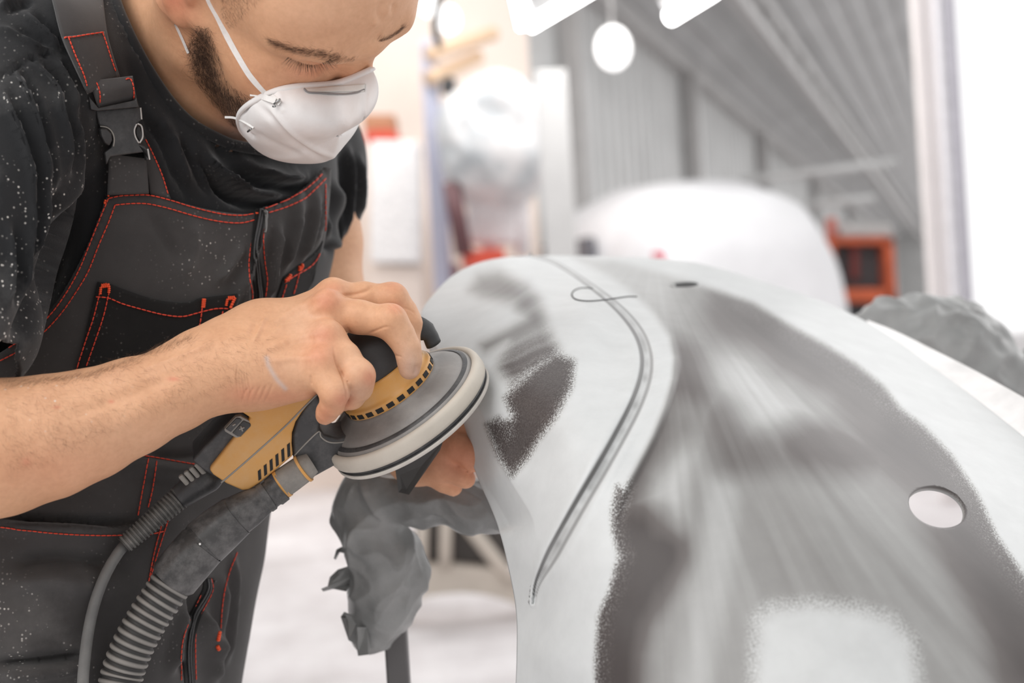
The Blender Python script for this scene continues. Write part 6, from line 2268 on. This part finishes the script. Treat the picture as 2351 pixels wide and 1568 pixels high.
    def elastic(name, pts, tree, w, off, reach, close_to=None):
        s = spline(pts, 40)
        t_ = np.gradient(s, axis=0); t_ /= np.linalg.norm(t_, axis=1)[:, None]
        nr = np.stack([-t_[:, 1], t_[:, 0]], 1)
        L, Rr = [], []
        q, k = hits(tree, s, off, reach)
        q = relaxed(q, 4)
        d = (q - CAM) @ CF
        a = P(s[:, 0] + nr[:, 0] * w / 2, s[:, 1] + nr[:, 1] * w / 2, d); b_ = P(s[:, 0] - nr[:, 0] * w / 2, s[:, 1] - nr[:, 1] * w / 2, d)
        V = np.concatenate([a, b_, a + CF * 0.0012, b_ + CF * 0.0012]); F = []
        for i in range(39):
            F += [(i, i + 1, 41 + i, 40 + i), (80 + i, 120 + i, 121 + i, 81 + i), (i, 80 + i, 81 + i, i + 1), (40 + i, 41 + i, 121 + i, 120 + i)]
        return mesh_obj(name, V, F, me, t, angle=40)
    elastic('elastic_band', [(468, -40), (479, 0), (500, 40), (521, 84), (545, 128), (574, 175), (604, 208), (626, 224)], HEAD_TREE, 13, 0.0022, HREACH)
    elastic('elastic_band', [(622, 221), (634, 230), (643, 237)], tr, 12, 0.002, (0.96, 0.15))
    elastic('band_end', [(574, 214), (586, 215), (606, 223), (632, 232)], tr, 13, 0.0035, (0.96, 0.15))
    elastic('elastic_band', [(402, 55), (409, 70), (419, 92), (432, 122)], HEAD_TREE, 6, 0.0018, HREACH)
    elastic('elastic_band', [(516, 269), (535, 270), (555, 277), (582, 293)], tr, 5, 0.003, (0.96, 0.15))
    for a, b in (((636, 240), (644, 232)), ((632, 246), (640, 244)), ((576, 296), (584, 290))):
        q, _ = hits(tr, [a, b], 0.003, (0.96, 0.15))
        V, F = tube_mesh(q, 0.0007, 6)
        mesh_obj('staple', V, F, plain('staple_steel', (0.35, 0.36, 0.36), 0.3, 0.8), t)
    return t, tr


MASK, MASK_TREE = make_mask()


# ------------------------------------------------------------------ hair: every hair is a thin tapering blade rooted in the skin
def hairs(name, roots, normals, dirs, lengths, radius, mat, parent, lift=0.35, curl=0.3, seg=3, free=False):
    V, F = [], []
    for q, n, d, L in zip(roots, normals, dirs, lengths):
        if not free:
            d = d - n * (d @ n)
        d = d / (np.linalg.norm(d) + 1e-9)
        g = np.cross(n, d)
        bend = RNG.normal() * curl
        o = len(V)
        for i in range(seg + 1):
            t = i / seg
            p = q - n * 0.0004 + (d * t + n * lift * t * (1.2 - 0.7 * t) + g * bend * t * t) * L
            r = radius * (1 - 0.85 * t)
            V += [p + g * r, p - g * r * 0.5 + n * r * 0.87, p - g * r * 0.5 - n * r * 0.87]
        for i in range(seg):
            a = o + 3 * i
            F += [(a + k, a + (k + 1) % 3, a + 3 + (k + 1) % 3, a + 3 + k) for k in range(3)]
    raw = raw_mesh(name, np.array(V), np.array(F), mat, parent)
    return raw


def hair_mat(name, col, rough=0.45):
    return plain(name, col, rough, 0, 0.35, 260)


def px_dir(q, dx, dy):
    """direction in space of a move (dx, dy) over the picture at the depth of q"""
    return CR * dx - CU * dy


def scatter(poly, count, weight=None):
    p = np.array(poly, float)
    lo, hi = p.min(0), p.max(0)
    out = []
    while len(out) < count:
        x = RNG.uniform(lo[0], hi[0], 4000); y = RNG.uniform(lo[1], hi[1], 4000)
        m = in_poly(x, y, p)
        if weight is not None: m &= RNG.uniform(size=4000) < weight(x, y)
        out += list(zip(x[m], y[m]))
    return out[:count]


def grow(name, pts, tree, reach, dirfun, lenfun, radius, mat, lift, curl, spread, parent=PERSON, seg=3, free=False):
    R, Nn, Dd, Ll = [], [], [], []
    for x, y in pts:
        q, n = hit(tree, x, y, 0.0, reach)
        hx, hy, _ = pix(q[None])
        if abs(hx[0] - x) > 4 or abs(hy[0] - y) > 4: continue
        dx, dy = dirfun(x, y)
        a = math.atan2(dy, dx) + RNG.normal() * spread
        R.append(q); Nn.append(n); Dd.append(px_dir(q, math.cos(a), math.sin(a))); Ll.append(lenfun(x, y) * RNG.uniform(0.6, 1.25))
    return hairs(name, R, Nn, Dd, Ll, radius, mat, parent, lift, curl, seg, free)


M_BEARD = hair_mat('dark_brown_hair', (0.040, 0.020, 0.012))
M_BROW = hair_mat('brown_brow_hair', (0.085, 0.042, 0.022))
M_ARMHAIR = hair_mat('light_brown_arm_hair', (0.16, 0.085, 0.045))

bl = [(445, 110), (470, 190), (500, 250), (545, 300)]
def beard_w(x, y):
    d, _, _ = seg_dist(x, y, BEARD + [BEARD[0]])
    return 0.25 + 0.75 * sstep(2, 26, d)
def beard_dir(x, y):
    # down and back along the jaw
    t = min(1, max(0, (y - 60) / 200))
    return (-0.55 + 0.95 * t, 0.9 - 0.1 * t)
grow('beard', scatter(BEARD, 3000, beard_w), HEAD_TREE, HREACH, beard_dir, lambda x, y: 0.0070, 0.000075, M_BEARD, 0.45, 0.8, 0.55)
edge = [(436 + RNG.normal() * 5, y + RNG.normal() * 6) for y in np.linspace(95, 170, 60)]
# temple stubble
TEMPLE = [(492, -30), (575, -30), (572, 5), (556, 30), (540, 48), (520, 58), (505, 35)]
grow('hair', scatter([(500, -60), (640, -60), (600, -10), (572, 12), (556, 34), (538, 52), (520, 60), (505, 30)], 1500), HEAD_TREE, HREACH, lambda x, y: (-0.3, 0.95), lambda x, y: 0.0042, 0.000050, hair_mat('cropped_brown_hair', (0.085, 0.045, 0.025)), 0.25, 0.3, 0.35)
# scalp above the picture: short cropped hair
def scalp_hair():
    R, Nn, Dd, Ll = [], [], [], []
    idx = RNG.permutation(len(hV))
    n = normals_of(hV, hQ)
    H = w2h(hV) * 1000
    c = 0
    for i in idx:
        x, y, z = H[i]
        if z < 30 or (y > 62 and z < 95) or y > 70: continue
        if abs(x) < 60 and y > 45 and z < 100: continue
        X, Yp, _ = pix(hV[i][None])
        if Yp[0] > -30: continue
        R.append(hV[i]); Nn.append(n[i]); Dd.append(HR @ np.array([0.1, 0.6, -0.5])); Ll.append(0.007)
        c += 1
        if c > 5000: break
    hairs('hair', R, Nn, Dd, Ll, 0.00012, hair_mat('cropped_brown_crown_hair', (0.09, 0.048, 0.027)), PERSON, 0.5, 0.3, 2)
scalp_hair()
# brows
bpts = []
for _ in range(800):
    t = RNG.uniform()
    a = spline([(624, 98), (660, 110), (700, 119), (745, 126), (792, 131)], 60)
    p = a[int(t * 59)]
    w = 6.5 * (0.45 + 0.55 * t)
    bpts.append((p[0] + RNG.normal() * 2, p[1] + RNG.normal() * w * 1.05 - 3))
grow('eyebrow', bpts, HEAD_TREE, HREACH, lambda x, y: (-0.92, 0.15 + 0.5 * sstep(740, 790, x)), lambda x, y: 0.0062, 0.000055, M_BROW, 0.25, 0.4, 0.35)
lit_brow = [(x + RNG.normal() * 3, y + RNG.normal() * 3) for x, y in spline([(790, 128), (806, 132), (822, 130)], 90)]  # inner brow hairs with the highlight put into a paler colour
grow('eyebrow', lit_brow, HEAD_TREE, HREACH, lambda x, y: (-0.1, 1.0), lambda x, y: 0.0042, 0.00006, hair_mat('sunlit_brow_hair', (0.42, 0.27, 0.17)), 0.35, 0.2, 0.35)
far = []
for _ in range(170):
    t = RNG.uniform()
    a = spline([(868, 98), (885, 95), (903, 86), (917, 73), (924, 64)], 40)
    p = a[int(t * 39)]
    far.append((p[0] - abs(RNG.normal()) * 2.5, p[1] - abs(RNG.normal()) * 3))
grow('eyebrow', far, HEAD_TREE, HREACH, lambda x, y: (0.75, -0.35), lambda x, y: 0.0052, 0.00006, M_BROW, 0.5, 0.3, 0.25)
# lashes of the lowered lid
lash = spline([(662, 131), (676, 138), (694, 144), (712, 148), (730, 148), (748, 141), (756, 135)], 120)
lp = [(x + RNG.normal() * 0.8, y + RNG.normal() * 0.8) for x, y in lash]
grow('eyelashes', lp, HEAD_TREE, HREACH, lambda x, y: ((x - 706) / 70.0, 1.0 - 0.45 * abs(x - 706) / 50), lambda x, y: 0.0074, 0.00014, M_BEARD, 0.15, 0.15, 0.12, free=True)
# forearm hair: along the upper edge and thin over the arm
ae = spline([(0, 872), (60, 872), (120, 866), (190, 858), (250, 842), (320, 812), (400, 784), (450, 772), (500, 760)], 400)
ap = [(x + RNG.normal() * 4, y + abs(RNG.normal()) * 9 + 2) for x, y in ae for _ in range(2) if x < 440]
grow('arm_hair', ap, ARM_TREE, (0.93, 0.1), lambda x, y: (0.55, -0.8), lambda x, y: 0.0085, 0.00004, M_ARMHAIR, 0.5, 0.5, 0.55)
ARMP = [(0, 880), (200, 862), (400, 790), (520, 765), (620, 760), (660, 800), (560, 860), (480, 900), (300, 960), (100, 1060), (0, 1090)]
grow('arm_hair', scatter(ARMP, 1500), ARM_TREE, (0.93, 0.1), lambda x, y: (0.75, 0.65), lambda x, y: 0.0075, 0.000042, M_ARMHAIR, 0.16, 0.5, 0.4)
